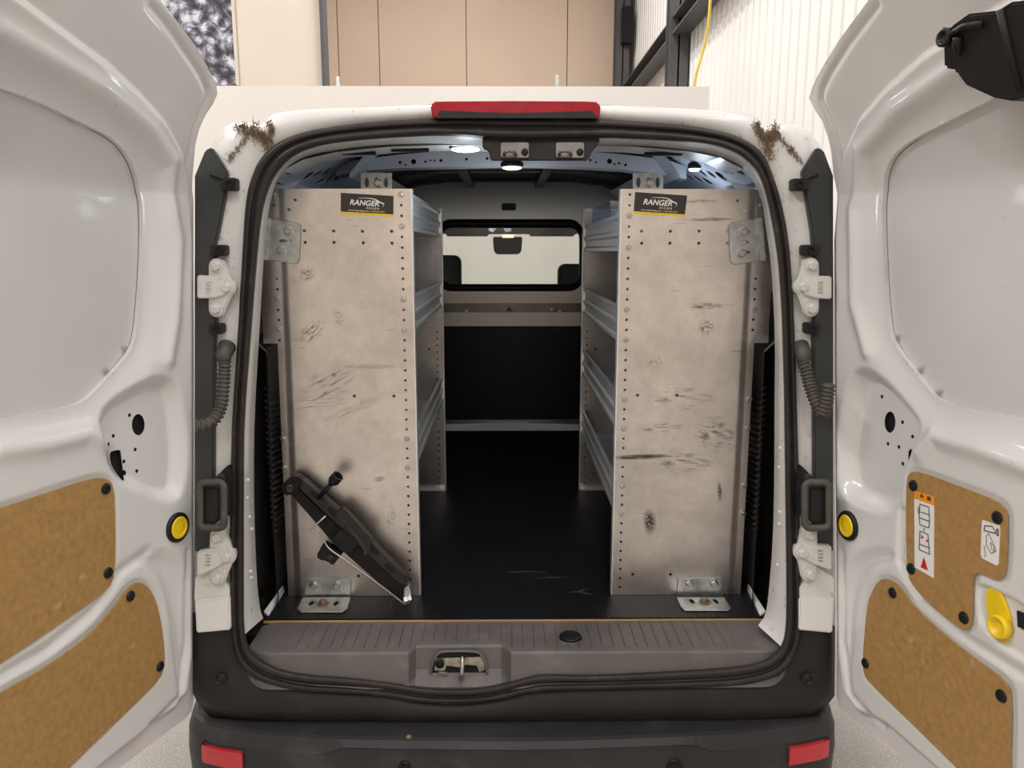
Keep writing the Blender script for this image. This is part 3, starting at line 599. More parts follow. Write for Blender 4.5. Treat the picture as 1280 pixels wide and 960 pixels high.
MB().lathe(at(550, 829, Yw - 0.008), (0, -1, 0), [(0.012, 0), (0.012, 0.006), (0.008, 0.007), (0.007, 0.003), (0.004, 0.008)], 16).build('striker_ring', BLK, scuff)
MB().prism([at(p[0], p[1], Yw - 0.012) for p in [(548, 840), (559, 840.5), (559, 844), (553, 843.5)]], (0, 0.006, 0)).build('metal_tab', BOLT, scuff)
# ---- bumper
ZB = CZ - 1.20
EL = [(244, 899), (265, 909), (323, 918), (392, 923), (461, 925), (564, 926.5), (640, 927), (700, 926.5), (771, 924), (876, 920), (946, 915), (1015, 905), (1036, 898)]
fe = [atz(p[0], p[1], ZB) for p in EL]
fe = [Vector((fe[0][0] - 0.035, fe[0][1] + 0.12, ZB)), Vector((fe[0][0] - 0.025, fe[0][1] + 0.04, ZB))] + fe + [Vector((fe[-1][0] + 0.025, fe[-1][1] + 0.04, ZB)), Vector((fe[-1][0] + 0.035, fe[-1][1] + 0.12, ZB))]
fe = smoothpoly(fe, 3, False); n = len(fe); rows = []
nor = []
for k in range(n):
    t = fe[min(k + 1, n - 1)] - fe[max(k - 1, 0)]; nor.append(Vector((t[1], -t[0], 0)).normalized())
def brow(o, dz, f=None): return [fe[k] + nor[k] * (o + (f(k) if f else 0)) + Vector((0, 0, dz)) for k in range(n)]
ctr = lambda k: 1 - float(sst(0.42, 0.50, np.array(abs(fe[k][0] - XC))))
inner = [Vector((XC + (p[0] - XC) * 0.985, max(p[1] + 0.13, 1.90), ZB - 0.015)) for p in fe]
rows = [inner, [a.lerp(b_, 0.55) + Vector((0, 0, 0.004)) for a, b_ in zip(inner, fe)], brow(-0.012, 0.002), brow(0, 0), [fe[k] + nor[k] * 0.012 + Vector((0, 0, -0.014 - 0.022 * (1 - ctr(k)))) for k in range(n)], [fe[k] + nor[k] * (0.006 + 0.006 * (1 - ctr(k))) + Vector((0, 0, -0.018 - 0.024 * (1 - ctr(k)))) for k in range(n)], brow(0.016, -0.09), brow(0.012, -0.17), brow(-0.02, -0.21), brow(-0.02, -0.30)]
V, Fs = loft(rows, False); bumper = mesh('bumper', V, Fs, BUMP, van)
bumper.data.polygons.foreach_set('use_smooth', [False] * len(bumper.data.polygons))
for px0, px1, ya, yb_ in ((248, 304, 933, 942), (987, 1042, 940, 928)):
    c0 = at(px0, ya, 1.74); c1 = at(px1, yb_, 1.74)
    def surf(x, dz):
        k = min(range(n), key=lambda i: abs(fe[i][0] - x)); k = max(1, min(n - 2, k)); j = k + (1 if x > fe[k][0] else -1)
        t = 0 if abs(fe[j][0] - fe[k][0]) < 1e-6 else (x - fe[k][0]) / (fe[j][0] - fe[k][0]); p = fe[k].lerp(fe[j], t); return Vector((p[0], p[1], ZB + dz)) + nor[k] * 0.022
    T = []; Bq = []
    for k in range(7):
        x = c0[0] + (c1[0] - c0[0]) * k / 6; T.append(surf(x, -0.045)); Bq.append(surf(x, -0.092))
    b = MB(); V, Fs = loft([[p + Vector((0, 0.03, 0)) for p in T], T, Bq, [p + Vector((0, 0.03, 0)) for p in Bq]], False); mesh('reflector', V, Fs + [(0, 7, 14, 21), (27, 20, 13, 6)], REDR, bumper)
for px, py, r in ((242, 957, 0.014), (1047, 952, 0.014), (500, 960, 0.016), (845, 962, 0.02)):
    c = at(px, py, 1.71); k = min(range(n), key=lambda i: abs(fe[i][0] - c[0])); c = fe[k] + nor[k] * 0.012 + Vector((0, 0, c[2] - ZB))
    MB().lathe(c, nor[k], [(r, -0.01), (r, 0.005), (r * 0.8, 0.006), (r * 0.7, 0.002), (r * 0.2, 0.002)], 18).build('sensor', BLK, bumper, True)
k = min(range(n), key=lambda i: abs(fe[i][0] - at(511, 918, 1.73)[0])); c = atz(511, 921, ZB + 0.003)
MB().lathe(c, (0, -0.3, 1), [(0.007, -0.006), (0.0075, 0.001), (0.003, 0.003)], 5).build('paint_chip', DEBRIS, bumper)
for px in (276, 1009):
    c = onp(px, 848, RA - 0.004, RB); MB().lathe(c, (0, -1, 0), [(0.016, 0), (0.016, 0.006), (0.012, 0.008), (0.009, 0.004), (0.003, 0.006)], 16).build('trim_clip', PLBLK, van)
# black body lip hidden between seal and bumper
MB().box((XC - 0.80, 1.86, ZB - 0.2), (XC + 0.80, 1.95, ZB + 0.10)).build('lower_crossmember', PLBLK, van)
MB().box((XC - 0.76, 1.96, 0.3), (XC + 0.76, 4.28, ZF - 0.035)).build('underbody', PLBLK, van)
for s_ in (-1, 1):
    for yy in (3.0, 6.1):
        o = MB().lathe((XC + s_ * 0.66, yy, 0.31), (s_, 0, 0), [(0.22, 0), (0.30, 0.0), (0.31, 0.03), (0.31, 0.15), (0.29, 0.19), (0.2, 0.19), (0.19, 0.16), (0.05, 0.17)], 32).build('wheel', RUB, van, True)
# ---- tail lamp trims, hinges, checks, boots on both pillars
TR = [[(264, 184), (284, 215), (281, 245), (273, 288), (268, 306), (270, 330), (270, 400), (268, 430), (267, 560), (266, 680), (250, 690), (243, 690), (243, 220), (256, 188)],
      [(1022, 184), (1003, 214), (1008, 245), (1015, 289), (1017, 310), (1018, 330), (1018, 400), (1017, 430), (1018, 560), (1019, 680), (1036, 690), (1042, 690), (1042, 220), (1030, 188)]]
for sd_, P in enumerate(TR):
    o = MB().prism([onp(p[0], p[1], RA - 0.018, RB) for p in P], (0, 0.02, 0)).build('lamp_trim', LAMPG, van); bevel(o, 0.003)
    s_ = 1 if sd_ == 0 else -1; ex = P[1][0]
    for (x0, y0, x1, y1) in (((276, 222, 294, 238), (262, 306, 281, 320), (260, 405, 277, 418)) if sd_ == 0 else ((992, 223, 1012, 238), (1005, 306, 1026, 320), (1009, 404, 1026, 418))):
        t = MB().prism([onp(p[0], p[1], RA - 0.036, RB) for p in [(x0, y0), (x1, y0), (x1, y1), (x0, y1)]], (0, 0.035, 0)).build('mounting_tab', PLBLK, o); bevel(t, 0.003)
        MB().lathe(onp((x0 + x1) / 2 + 2 * s_, (y0 + y1) / 2, RA - 0.036, RB), (0, -1, 0), [(0.011, 0), (0.011, 0.003), (0.006, 0.003), (0.005, -0.002)], 12).build('tab_hole', HOLE, o)
    ya = (225, 232) 
    MB().tube([onp(263 if sd_ == 0 else 1022, 218, RA - 0.02, RB), onp(280 if sd_ == 0 else 1006, 224, RA - 0.034, RB)], 0.004, 8).build('trim_edge', PLBLK, o, True)
def hinge(bolts, arm, sgn):
    pts = [Vector(b) for b in bolts]; c = (pts[0] + pts[2]) / 2; ol = []
    rad = 10.5
    for k, p in enumerate(pts):                    # rounded lobes around the three bolts
        ang0 = {0: 180, 1: -60, 2: 0}[k]
        for j in range(9):
            a = math.radians(ang0 + (180 if k != 1 else 120) * j / 8)
            ol.append(p + Vector((-sgn * rad * -math.cos(a), rad * math.sin(a))))
    ol = [p for p in ol]
    ol = smoothpoly(ol, 1)
    o = MB().prism([onp(p[0], p[1], RA - 0.030, RB) for p in ol], (0, 0.022, 0)).build('hinge', HINGE, van); bevel(o, 0.004, 2, 40)
    b = MB().prism([onp(p[0], p[1], RA - 0.040, RB) for p in arm], (0, 0.02, 0)); t = b.build('hinge_arm', HINGE, o); bevel(t, 0.003)
    for p in pts: inst('hinge_bolt', BOLT_H, onp(p[0], p[1], RA - 0.031, RB), ROTF, o)
    ac = [sum(q[i] for q in arm) / len(arm) for i in (0, 1)]
    for k in range(4):
        MB().prism([onp(ac[0] - 5 * sgn + dx, ac[1] - 7 + 4.2 * k + dy, RA - 0.0412, RB) for dx, dy in ((-3, 0), (3, 0), (3, 2), (-3, 2))], (0, 0.002, 0)).build('cast_mark', STEEL, o)
hinge([(270.6, 333), (284, 360), (270.6, 386.5)], [(246, 344), (268, 345), (282, 350), (282, 369), (268, 373), (246, 373)], 1)
hinge([(272, 671), (284, 696), (272, 722.5)], [(246, 690), (266, 686), (282, 688), (282, 703), (267, 712), (246, 721)], 1)
hinge([(1014, 332), (1003, 359), (1014, 386)], [(1040, 345), (1018, 345), (1004, 350), (1004, 368), (1018, 373), (1040, 374)], -1)
hinge([(1012, 668), (1003, 691), (1012, 718)], [(1040, 683), (1018, 682), (1004, 684), (1004, 698), (1018, 706), (1040, 714)], -1)
for sd_ in (0, 1):
    m_ = (lambda x: x) if sd_ == 0 else (lambda x: 1286 - x)
    rr = roundrect(250, 603, 280, 660, 7, 5)
    ring = [onp(m_(p[0]), p[1], RA - 0.07, RB) for p in rr]; ring.append(ring[0])
    o = MB().tube(ring, 0.009, 8, cap=False).build('door_check', BOOT, van, True)
    t = MB().prism([onp(m_(p[0]), p[1], RA - 0.055, RB) for p in roundrect(246, 610, 274, 654, 5, 4)], (0, 0.05, 0)).build('check_block', PLBLK, o); bevel(t, 0.004)
    t = MB().prism([onp(m_(p[0]), p[1], RA - 0.03, RB) for p in [(270, 596), (283, 583), (290, 590), (290, 646), (282, 644)]], (0, 0.03, 0)).build('check_bracket', BLK, o); bevel(t, 0.003)
    MB().lathe(onp(m_(277), 597, RA - 0.03, RB), (0, -1, 0), [(0.012, 0), (0.012, 0.006), (0.005, 0.008)], 12).build('check_bolt', STEELD, o)
    # lower pillar box, bright painted
    t = MB().prism([onp(m_(p[0]), p[1], RA - 0.022, RB) for p in [(243, 750), (287, 747), (288, 788), (245, 792)]], (0, 0.03, 0)).build('pillar_foot', PAINT, van); bevel(t, 0.004)
    MB().prism([onp(m_(p[0]), p[1], RA - 0.014, RB) for p in [(244, 722), (268, 706), (287, 735), (287, 747), (243, 750)]], (0, 0.02, 0)).build('pillar_step', PAINTD, van)
for path in ([(281, 452, 0), (280, 464, 0), (279, 485, .01), (277, 507, .02), (269, 524, .035), (258, 531, .05), (244, 533, .06)], [(1003, 452, 0), (1007, 462, 0), (1013, 484, .01), (1021, 505, .03), (1029, 521, .045), (1033, 505, .06), (1036, 480, .07)]):
    P = smoothpoly([onp(p[0], p[1], RA - 0.035 - p[2], RB) for p in path], 2, False); P = dense(P, 0.0022, False)
    P2 = []; R2 = []
    for k, p in enumerate(P): P2.append(p); R2.append(0.0145 + 0.003 * math.sin(k * 1.57 + 0.6))
    o = MB().tube(P2, R2, 12).build('wiring_boot', BOOT, van, True)
    c0 = onp(path[0][0], path[0][1] - 8, RA - 0.02, RB)
    MB().tube([c0 + Vector((0, 0.02, 0.02)), c0 + Vector((0, -0.012, 0)), P[2]], [0.022, 0.019, 0.0145], 12).build('boot_cup', BOOT, o, True)

# ================================================================== rear doors
class Door:
    def __init__(s, sgn, ang, hpx):          # sgn -1 left, +1 right; opened 90 + ang degrees
        a = math.radians(ang); s.sgn = sgn; Yh = 1.90
        h = at(hpx, 560, Yh); s.H = Vector((h[0], Yh, 0))
        s.d = Vector((sgn * math.sin(a), -math.cos(a), 0)); s.i = Vector((-sgn * math.cos(a), -math.sin(a), 0))
    def lean(s, z): return 0.60 * np.maximum(0, z - CZ - 0.13) ** 1.22
    def w(s, u, z, n=0.0): return s.H + s.d * u + s.i * n + Vector((0, 0, z))
    def m(s, px, py, off=0.0):               # where a line of sight meets the leaning door face
        r = ray(px, py); n = off; o = Vector((0, 0, CZ))
        for _ in range(12):
            q = s.H + s.i * n; t = (q - Vector((0, 0, 0))).dot(s.i) / r.dot(s.i); p = o + r * t; n = 0.5 * n + 0.5 * (off + float(s.lean(p[2])))
        v = p - s.H; return Vector((v.dot(s.d), p[2]))
    def ms(s, P, off=0.0): return [s.m(p[0], p[1], off) for p in P]
def build_door(D, edge, far, win, inner, pockets, bumps, boards, label, holes=()):
    # outline: visible hinge side edge, then the free side beyond the picture
    ol = D.ms(edge) + [Vector(p) for p in far]
    wn = smoothpoly(D.ms(win[0], -0.008) + [Vector(p) for p in win[1]], 2)
    inn = [Vector(p) for p in D.ms(inner[0])] + [Vector(p) for p in inner[1]]
    pk = [(smoothpoly(D.ms(p, -0.01), 2), dep, wd) for p, dep, wd in pockets]
    bl = [(D.ms(p), amp, wd) for p, amp, wd in bumps]
    bds = [(smoothpoly(D.ms(p), 1)) for p in boards]
    hls = [[D.m(q[0], q[1], off) for q in h] for h, off in holes]
    def relief(U, Z):
        n = D.lean(Z)
        sd, _, _ = sdpoly(inn, U, Z); n = n - 0.020 * (1 - sst(-0.012, 0.010, sd))
        sd, _, _ = sdpoly(wn, U, Z); n = n - 0.016 * (1 - sst(0.0, 0.075, -sd)) * (sd < 0) - 0.016 * (sd >= 0)
        for P, dep, wd in pk:
            sd, _, _ = sdpoly(P, U, Z); n = n - dep * sst(0, wd, sd)
        for P, amp, wd in bl: n = n + amp * np.exp(-(sdline(P, U, Z) / wd) ** 2)
        for P in bds:
            sd, _, _ = sdpoly(P, U, Z); n = n - 0.004 * sst(-0.012, -0.003, sd)
        return n
    pts, Fs = sheet(ol, [wn] + hls, 0.0045)
    N = relief(pts[:, 0], pts[:, 1])
    door = mesh('rear_door', [D.w(u, z, n) for (u, z), n in zip(pts, N)], Fs, PAINT, van, True); tag(door, label)
    # hem around the outside and the outer skin
    od = dense(ol, 0.02); A = np.array([(p[0], p[1]) for p in od]); NA_ = relief(A[:, 0], A[:, 1]); LB = D.lean(A[:, 1])
    c = A.mean(0)
    loops = [[D.w(u, z, n) for (u, z), n in zip(A, NA_)], [D.w(c[0] + (u - c[0]) * 1.004, c[1] + (z - c[1]) * 1.003, n - 0.004) for (u, z), n in zip(A, NA_)], [D.w(c[0] + (u - c[0]) * 1.006, c[1] + (z - c[1]) * 1.004, l - 0.045) for (u, z), l in zip(A, LB)], [D.w(c[0] + (u - c[0]) * 0.98, c[1] + (z - c[1]) * 0.985, l - 0.062) for (u, z), l in zip(A, LB)]]
    V, F2 = loft(loops); mesh('door_hem', V, F2, PAINT, door, True)
    p2, F3 = sheet([Vector((c[0] + (p[0] - c[0]) * 0.981, c[1] + (p[1] - c[1]) * 0.986)) for p in ol], [], 0.03); l2 = D.lean(p2[:, 1])
    mesh('outer_skin', [D.w(u, z, l - 0.062) for (u, z), l in zip(p2, l2)], F3, PAINT, door, True)
    # opening edge and the recessed panel behind it
    wd_ = dense(wn, 0.008); A = np.array([(p[0], p[1]) for p in wd_]); NW = relief(A[:, 0], A[:, 1]); LW = D.lean(A[:, 1])
    V, F2 = loft([[D.w(u, z, n) for (u, z), n in zip(A, NW)], [D.w(u, z, n - 0.002) for (u, z), n in zip(A, NW)], [D.w(u, z, l - 0.034) for (u, z), l in zip(A, LW)]]); mesh('opening_edge', V, F2, PAINT, door, True)
    wd2 = dense(wn, 0.02); MB().tube([D.w(p[0], p[1], float(D.lean(p[1])) - 0.029) for p in wd2] + [D.w(wd2[0][0], wd2[0][1], float(D.lean(wd2[0][1])) - 0.029)], 0.0018, 6, cap=False).build('edge_line', mat('edge_grey', (0.16, 0.16, 0.16), 0.7), door, True)  # thin dark grey tube along the foot of the opening edge
    cc = A.mean(0); big = [Vector((cc[0] + (p[0] - cc[0]) * 1.03, cc[1] + (p[1] - cc[1]) * 1.03)) for p in wn]
    p2, F3 = sheet(big, [], 0.02); l2 = D.lean(p2[:, 1]); cr = 0.010 * (1 - ((p2[:, 0] - cc[0]) / 0.45) ** 2)
    wp = mesh('window_blank', [D.w(u, z, l - 0.031 + 0.4 * k) for (u, z), l, k in zip(p2, l2, cr)], F3, SKIN, door, True); wp['label'] = 'recessed white blank panel in place of the window'
    # hardboard trim panels
    out = []
    for P in bds:
        A = np.array([(p[0], p[1]) for p in P]); nb = float(np.median(D.lean(A[:, 1])))
        o = plate('trim_board', [tuple(p) for p in P], [], 0.0035, lambda u, v, w_: D.w(u, v, 0.0005 + w_), BOARD, door); out.append(o); o['label'] = 'brown hardboard trim panel'
    # dark cavities behind stamped holes
    for h in hls:
        A = np.array([(p[0], p[1]) for p in h]); N_ = relief(A[:, 0], A[:, 1]); ce = A.mean(0)
        V, F2 = loft([[D.w(u, z, n) for (u, z), n in zip(A, N_)], [D.w(u, z, n - 0.011) for (u, z), n in zip(A, N_)]]); F2.append(tuple(range(len(A), 2 * len(A))))
        mesh('stamped_hole', V, F2, HOLE, door)
    return door, relief
def on_door(D, rel, px, py, off=0.0, add=0.0):
    q = D.m(px, py, off); n = float(rel(np.array([q[0]]), np.array([q[1]]))[0]); return D.w(q[0], q[1], n + add), q
def px_circ(x, y, rx, ry, n=16): return [(x + rx * math.cos(2 * math.pi * k / n), y + ry * math.sin(2 * math.pi * k / n)) for k in range(n)]

# ---------------- left door
DL = Door(-1, 18.0, 250)
edgeL = [(165, 957), (220, 915), (240, 900), (248, 890), (250, 876), (250, 780), (250, 600), (250, 480), (250, 330), (250, 250), (251, 200), (253, 180), (258, 160), (266, 143), (276, 128), (281, 116), (279, 104), (270, 85), (255, 58), (235, 30), (213, 2)]
ub = DL.m(165, 957); ut = DL.m(213, 2)
farL = [(ut[0] + 0.10, ut[1] + 0.035), (ut[0] + 0.25, ut[1] + 0.05), (0.74, ut[1] + 0.05), (0.76, CZ - 0.2), (0.76, ub[1] - 0.01), (0.45, ub[1] - 0.005)]
winL = [(0, 107), (60, 130), (110, 155), (150, 175), (170, 203), (181, 240), (183, 285), (181, 340), (177, 395), (173, 424), (168, 438), (150, 460), (124, 488), (113, 499), (98, 507), (70, 513), (30, 520), (0, 526)]
_w0, _w1 = DL.m(0, 526), DL.m(0, 107)
innL = [(195, 905), (222, 885), (238, 862), (243, 820), (243, 600), (243, 300), (241, 235), (233, 195), (212, 155), (175, 115), (130, 75), (70, 30), (15, -12)]
_i0 = DL.m(195, 905); _i1 = DL.m(15, -12)
holesL = [(px_circ(175, 531, 8, 13.5), -0.025), ([(138.5, 565), (152.5, 562), (150, 601), (147, 601), (140, 582)], -0.025), (px_circ(157, 591, 3, 3.5, 8), -0.025)]
smallL = ((164, 519), (143.5, 545), (134, 555), (171, 562), (157, 577), (173, 589))
doorL, relL = build_door(DL, edgeL, farL, (winL, [(_w0[0] + 0.12, _w0[1] + 0.0), (_w1[0] + 0.12, _w1[1] - 0.005)]), (innL, [(0.74, _i1[1]), (0.74, _i0[1])]),
    [([(118, 512), (160, 478), (200, 462), (224, 480), (233, 540), (232, 600), (222, 628), (198, 632), (172, 618), (150, 612), (134, 596), (116, 560)], 0.030, 0.042), ([(150, 690), (232, 676), (238, 800), (225, 870), (214, 860), (208, 800), (196, 735), (178, 715)], 0.012, 0.04)],
    [([(0, 560), (60, 553), (112, 540), (140, 560)], 0.012, 0.022), ([(0, 846), (60, 812), (115, 765), (150, 715), (185, 690)], -0.010, 0.012), ([(0, 40), (60, 75), (130, 115), (190, 165), (215, 205), (222, 300), (218, 400), (210, 450)], 0.010, 0.020), ([(236, 690), (236, 800), (226, 872), (190, 908)], -0.008, 0.010), ([(243, 250), (244, 196), (251, 161), (267, 122), (268, 112), (260, 92), (226, 40), (198, 5)], -0.007, 0.006)],
    [[(-40, 650), (0, 635), (60, 615), (112, 598), (130, 597), (141, 606), (143, 660), (142, 718), (134, 737), (100, 761), (40, 802), (-40, 855)],
     [(-40, 890), (0, 865), (60, 832), (112, 793), (140, 760), (158, 735), (172, 726), (187, 736), (198, 765), (205, 815), (203, 840), (192, 856), (120, 925), (60, 985), (-40, 1060)]],
    'left rear door standing open, white inner face with two brown boards', holesL)
# ---------------- right door
DR = Door(1, 11.5, 1036)
edgeR = [(1125, 955), (1080, 915), (1052, 896), (1040, 884), (1037, 870), (1038, 780), (1036, 600), (1035, 480), (1034, 300), (1033, 219), (1030, 190), (1026, 172), (1019, 152), (1008, 135), (1002, 122), (1006, 108), (1016, 87), (1038, 50), (1074, 0)]
ub = DR.m(1125, 955); ut = DR.m(1074, 0)
farR = [(ut[0] + 0.10, ut[1] + 0.04), (ut[0] + 0.24, ut[1] + 0.06), (0.66, ut[1] + 0.06), (0.70, CZ - 0.2), (0.70, ub[1] - 0.01), (0.45, ub[1] - 0.005)]
winR = [(1300, 92), (1238, 122), (1179, 152), (1125, 180), (1105, 203), (1098, 237), (1099, 300), (1103, 372), (1107, 412), (1111, 425), (1119, 438), (1136, 461), (1155, 486), (1164, 496), (1175, 503), (1197, 510), (1240, 517), (1280, 524), (1310, 528)]
innR = [(1105, 905), (1068, 888), (1050, 862), (1045, 820), (1043, 600), (1042, 300), (1043, 235), (1050, 195), (1070, 150), (1105, 110), (1150, 70), (1215, 28), (1290, -15)]
_i0 = DR.m(1105, 905); _i1 = DR.m(1290, -15); _w0 = DR.m(1310, 528); _w1 = DR.m(1300, 92)
holesR = [(px_circ(1106, 528, 6.8, 13.5), -0.028), ([(1129, 561), (1141, 565), (1131, 592), (1129, 592)], -0.028)]
smallR = ((1097, 496), (1122.5, 528), (1104.5, 555), (1135, 546), (1145, 551), (1123, 580), (1118, 559))
doorR, relR = build_door(DR, edgeR, farR, (winR, []), (innR, [(0.69, _i1[1]), (0.69, _i0[1])]),
    [([(1062, 470), (1080, 452), (1110, 468), (1142, 505), (1160, 530), (1150, 560), (1136, 590), (1132, 630), (1118, 648), (1090, 642), (1060, 628), (1048, 600), (1048, 540)], 0.042, 0.045), ([(1056, 690), (1120, 676), (1128, 705), (1095, 715), (1078, 745), (1072, 830), (1066, 862), (1054, 800)], 0.012, 0.035), ([(1222, 728), (1236, 728), (1300, 760), (1320, 800), (1320, 850), (1226, 790)], 0.008, 0.010)],
    [([(1300, 590), (1220, 560), (1168, 545), (1150, 565)], 0.012, 0.020), ([(1128, 640), (1124, 700), (1150, 752), (1200, 795), (1280, 845)], -0.010, 0.010), ([(1280, 40), (1190, 92), (1120, 140), (1075, 190), (1066, 260), (1068, 380), (1085, 440)], 0.010, 0.018), ([(1052, 690), (1052, 800), (1062, 868), (1095, 906)], -0.008, 0.010), ([(1041, 250), (1040, 196), (1034, 161), (1017, 124), (1018, 112), (1027, 92), (1050, 54), (1086, 5)], -0.007, 0.006)],
    [[(1135, 598), (1140, 590), (1150, 589.5), (1201, 608), (1248, 626), (1260, 638), (1261, 660), (1259, 714), (1253, 725), (1240, 722), (1225, 714), (1217, 722), (1217, 776), (1212, 788), (1203, 786), (1166, 757), (1146, 736), (1136, 720), (1134, 660)],
     [(1080, 822), (1085, 760), (1090, 743), (1100, 725), (1111, 723), (1125, 731), (1145, 760), (1190, 800), (1230, 830), (1258, 850), (1266, 868), (1264, 960), (1262, 1010), (1240, 1000), (1200, 962), (1140, 903), (1088, 853), (1081, 842)]],
    'right rear door standing open, white inner face with lock and brown boards', holesR)
for D, rel, dr, L in ((DL, relL, doorL, ((132, 611), (135, 716), (163, 745), (200, 833))), (DR, relR, doorR, ((1142, 607), (1247, 647), (1139, 711), (1205, 772), (1116, 741), (1082, 829), (1252, 870)))):
    R_ = rot_to(D.i)
    for px, py in L:
        q = D.m(px, py, 0.004); inst('rivet', RIV, D.w(q[0], q[1], 0.004), R_, dr)
for D, rel, dr, px, py in ((DL, relL, doorL, 221, 659), (DR, relR, doorR, 1061, 657)):    # round yellow reflectors in black rings
    p, q = on_door(D, rel, px, py)
    o = MB().lathe(p, D.i, [(0.037, -0.004), (0.037, 0.006), (0.034, 0.009), (0.027, 0.009), (0.026, 0.004)], 32).build('reflector_ring', BLK, dr, True)
    MB().lathe(p, D.i, [(0.0275, 0.0), (0.0275, 0.009), (0.0255, 0.011), (0.020, 0.0112), (0.019, 0.0095), (0.005, 0.0095)], 32).build('yellow_reflector', YEL, dr)
    b = MB()
    for a0, a1, v0, v1 in ((-0.008, -0.005, -0.008, 0.009), (-0.008, 0.006, -0.008, -0.005), (0.001, 0.004, -0.002, 0.009)):
        b.prism([D.w(q[0] + uu, q[1] + vv, 0) - D.w(q[0], q[1], 0) + p + D.i * 0.0095 for uu, vv in ((a0, v0), (a1, v0), (a1, v1), (a0, v1))], D.i * 0.0015)
    b.build('moulded_mark', YEL, dr)
for D, rel, dr, L, off in ((DL, relL, doorL, smallL, -0.025), (DR, relR, doorR, smallR, -0.03)):
    for px, py in L:
        p, q = on_door(D, rel, px, py, off); e_ = 0.004
        r_ = lambda u, v: float(rel(np.array([q[0] + u]), np.array([q[1] + v]))[0])
        nn = (D.i - D.d * ((r_(e_, 0) - r_(-e_, 0)) / (2 * e_)) - Vector((0, 0, 1)) * ((r_(0, e_) - r_(0, -e_)) / (2 * e_))).normalized()
        MB().lathe(p, nn, [(0.0045, -0.003), (0.0045, 0.0004), (0.001, 0.0004)], 10).build('stamped_hole', HOLE, dr)
# emergency release and label on the right door
def dquad(D, P, n): return [D.w(*D.m(p[0], p[1], n), n) for p in P]
p, q = on_door(DR, relR, 1246, 768); ang = -0.62
b = MB(); ov = [D_ for D_ in circ(0, 0, 0.052, 28, 0.027, 0)]
ca_, sa_ = math.cos(math.radians(-66)), math.sin(math.radians(-66))
b.prism([p + DR.d * (u * ca_ - v * sa_) + Vector((0, 0, u * sa_ + v * ca_)) for u, v in ov], DR.i * 0.007)
o = b.build('release_handle', YEL, doorR); bevel(o, 0.003)
p2, _ = on_door(DR, relR, 1251, 783)
MB().lathe(p2, DR.i, [(0.024, 0.004), (0.023, 0.018), (0.020, 0.020), (0.016, 0.019), (0.014, 0.009), (0.004, 0.008)], 24).build('release_knob', YEL, doorR, True)
MB().prism(dquad(DR, [(1273, 763), (1290, 770), (1290, 790), (1274, 783)], -0.005), DR.i * 0.004).build('catch_slot', HOLE, doorR)
sheet_o = MB().prism(dquad(DR, [(1143, 613), (1168, 621), (1167.5, 723), (1143.5, 709)], 0.0042), DR.i * 0.0006).build('warning_label', WHITEP, doorR); sheet_o['label'] = 'white warning label with orange top, pictures and red triangle'
MB().prism(dquad(DR, [(1143, 613), (1168, 621), (1168, 632), (1143, 623)], 0.0048), DR.i * 0.0005).build('orange_band', ORANGE, doorR)
b = MB()
def dline(P, r=0.0011, n=0.0052, i=0, c=True):
    Q = dquad(DR, P, n); Q = Q + [Q[0]] if c else Q
    for k in range(len(Q) - 1): b.tube([Q[k], Q[k + 1]], r, 4, i)
dline([(1150, 630), (1161, 634), (1162, 652), (1149, 647)]); dline([(1151, 640), (1161, 643.5)], c=False); dline([(1149, 647), (1162, 652), (1161, 660), (1150, 656)]); dline([(1148, 633), (1148, 642)], c=False)
dline([(1150, 664), (1160, 668), (1162, 693), (1149, 687)]); dline([(1149, 680), (1162, 685)], c=False); dline([(1155, 664), (1155, 660)], c=False)
b.build('pictogram', INK, doorR)
b = MB(); b.prism(dquad(DR, [(1155, 696), (1160, 713), (1151, 709)], 0.0049), DR.i * 0.0006); b.prism(dquad(DR, [(1151, 668), (1155, 672), (1152, 674)], 0.0049), DR.i * 0.0006); b.prism(dquad(DR, [(1157, 675), (1161, 675), (1159, 678)], 0.0049), DR.i * 0.0006); b.build('red_triangle', REDP, doorR)
b = MB(); b.prism(dquad(DR, [(1152, 616.5), (1155, 622.5), (1150, 621)], 0.0054), DR.i * 0.0005); b.prism(dquad(DR, [(1159, 620), (1163.5, 621.5), (1163.5, 626.5), (1159, 625)], 0.0054), DR.i * 0.0005); b.build('black_triangle', INK, doorR)
MB().prism(dquad(DR, [(1229, 650), (1250, 657), (1250.5, 662), (1248.5, 705), (1246, 707), (1228, 698), (1226, 693), (1227.5, 652)], 0.0042), DR.i * 0.0006).build('instruction_label', WHITEP, doorR)
b = MB(); dline([(1231, 657), (1240, 658), (1244, 664), (1244, 667), (1230, 663)]); dline([(1246, 661), (1248, 662), (1248, 670), (1246, 669)]); dline([(1233, 670), (1236, 667), (1242, 680), (1243, 690), (1239, 692), (1233, 682)], 0.0007); dline([(1230, 682), (1232, 694), (1230, 696)], 0.0006, c=False); dline([(1238, 678), (1244, 684), (1245, 690), (1240, 687)], 0.0006); b.build('pictogram', INK, doorR)
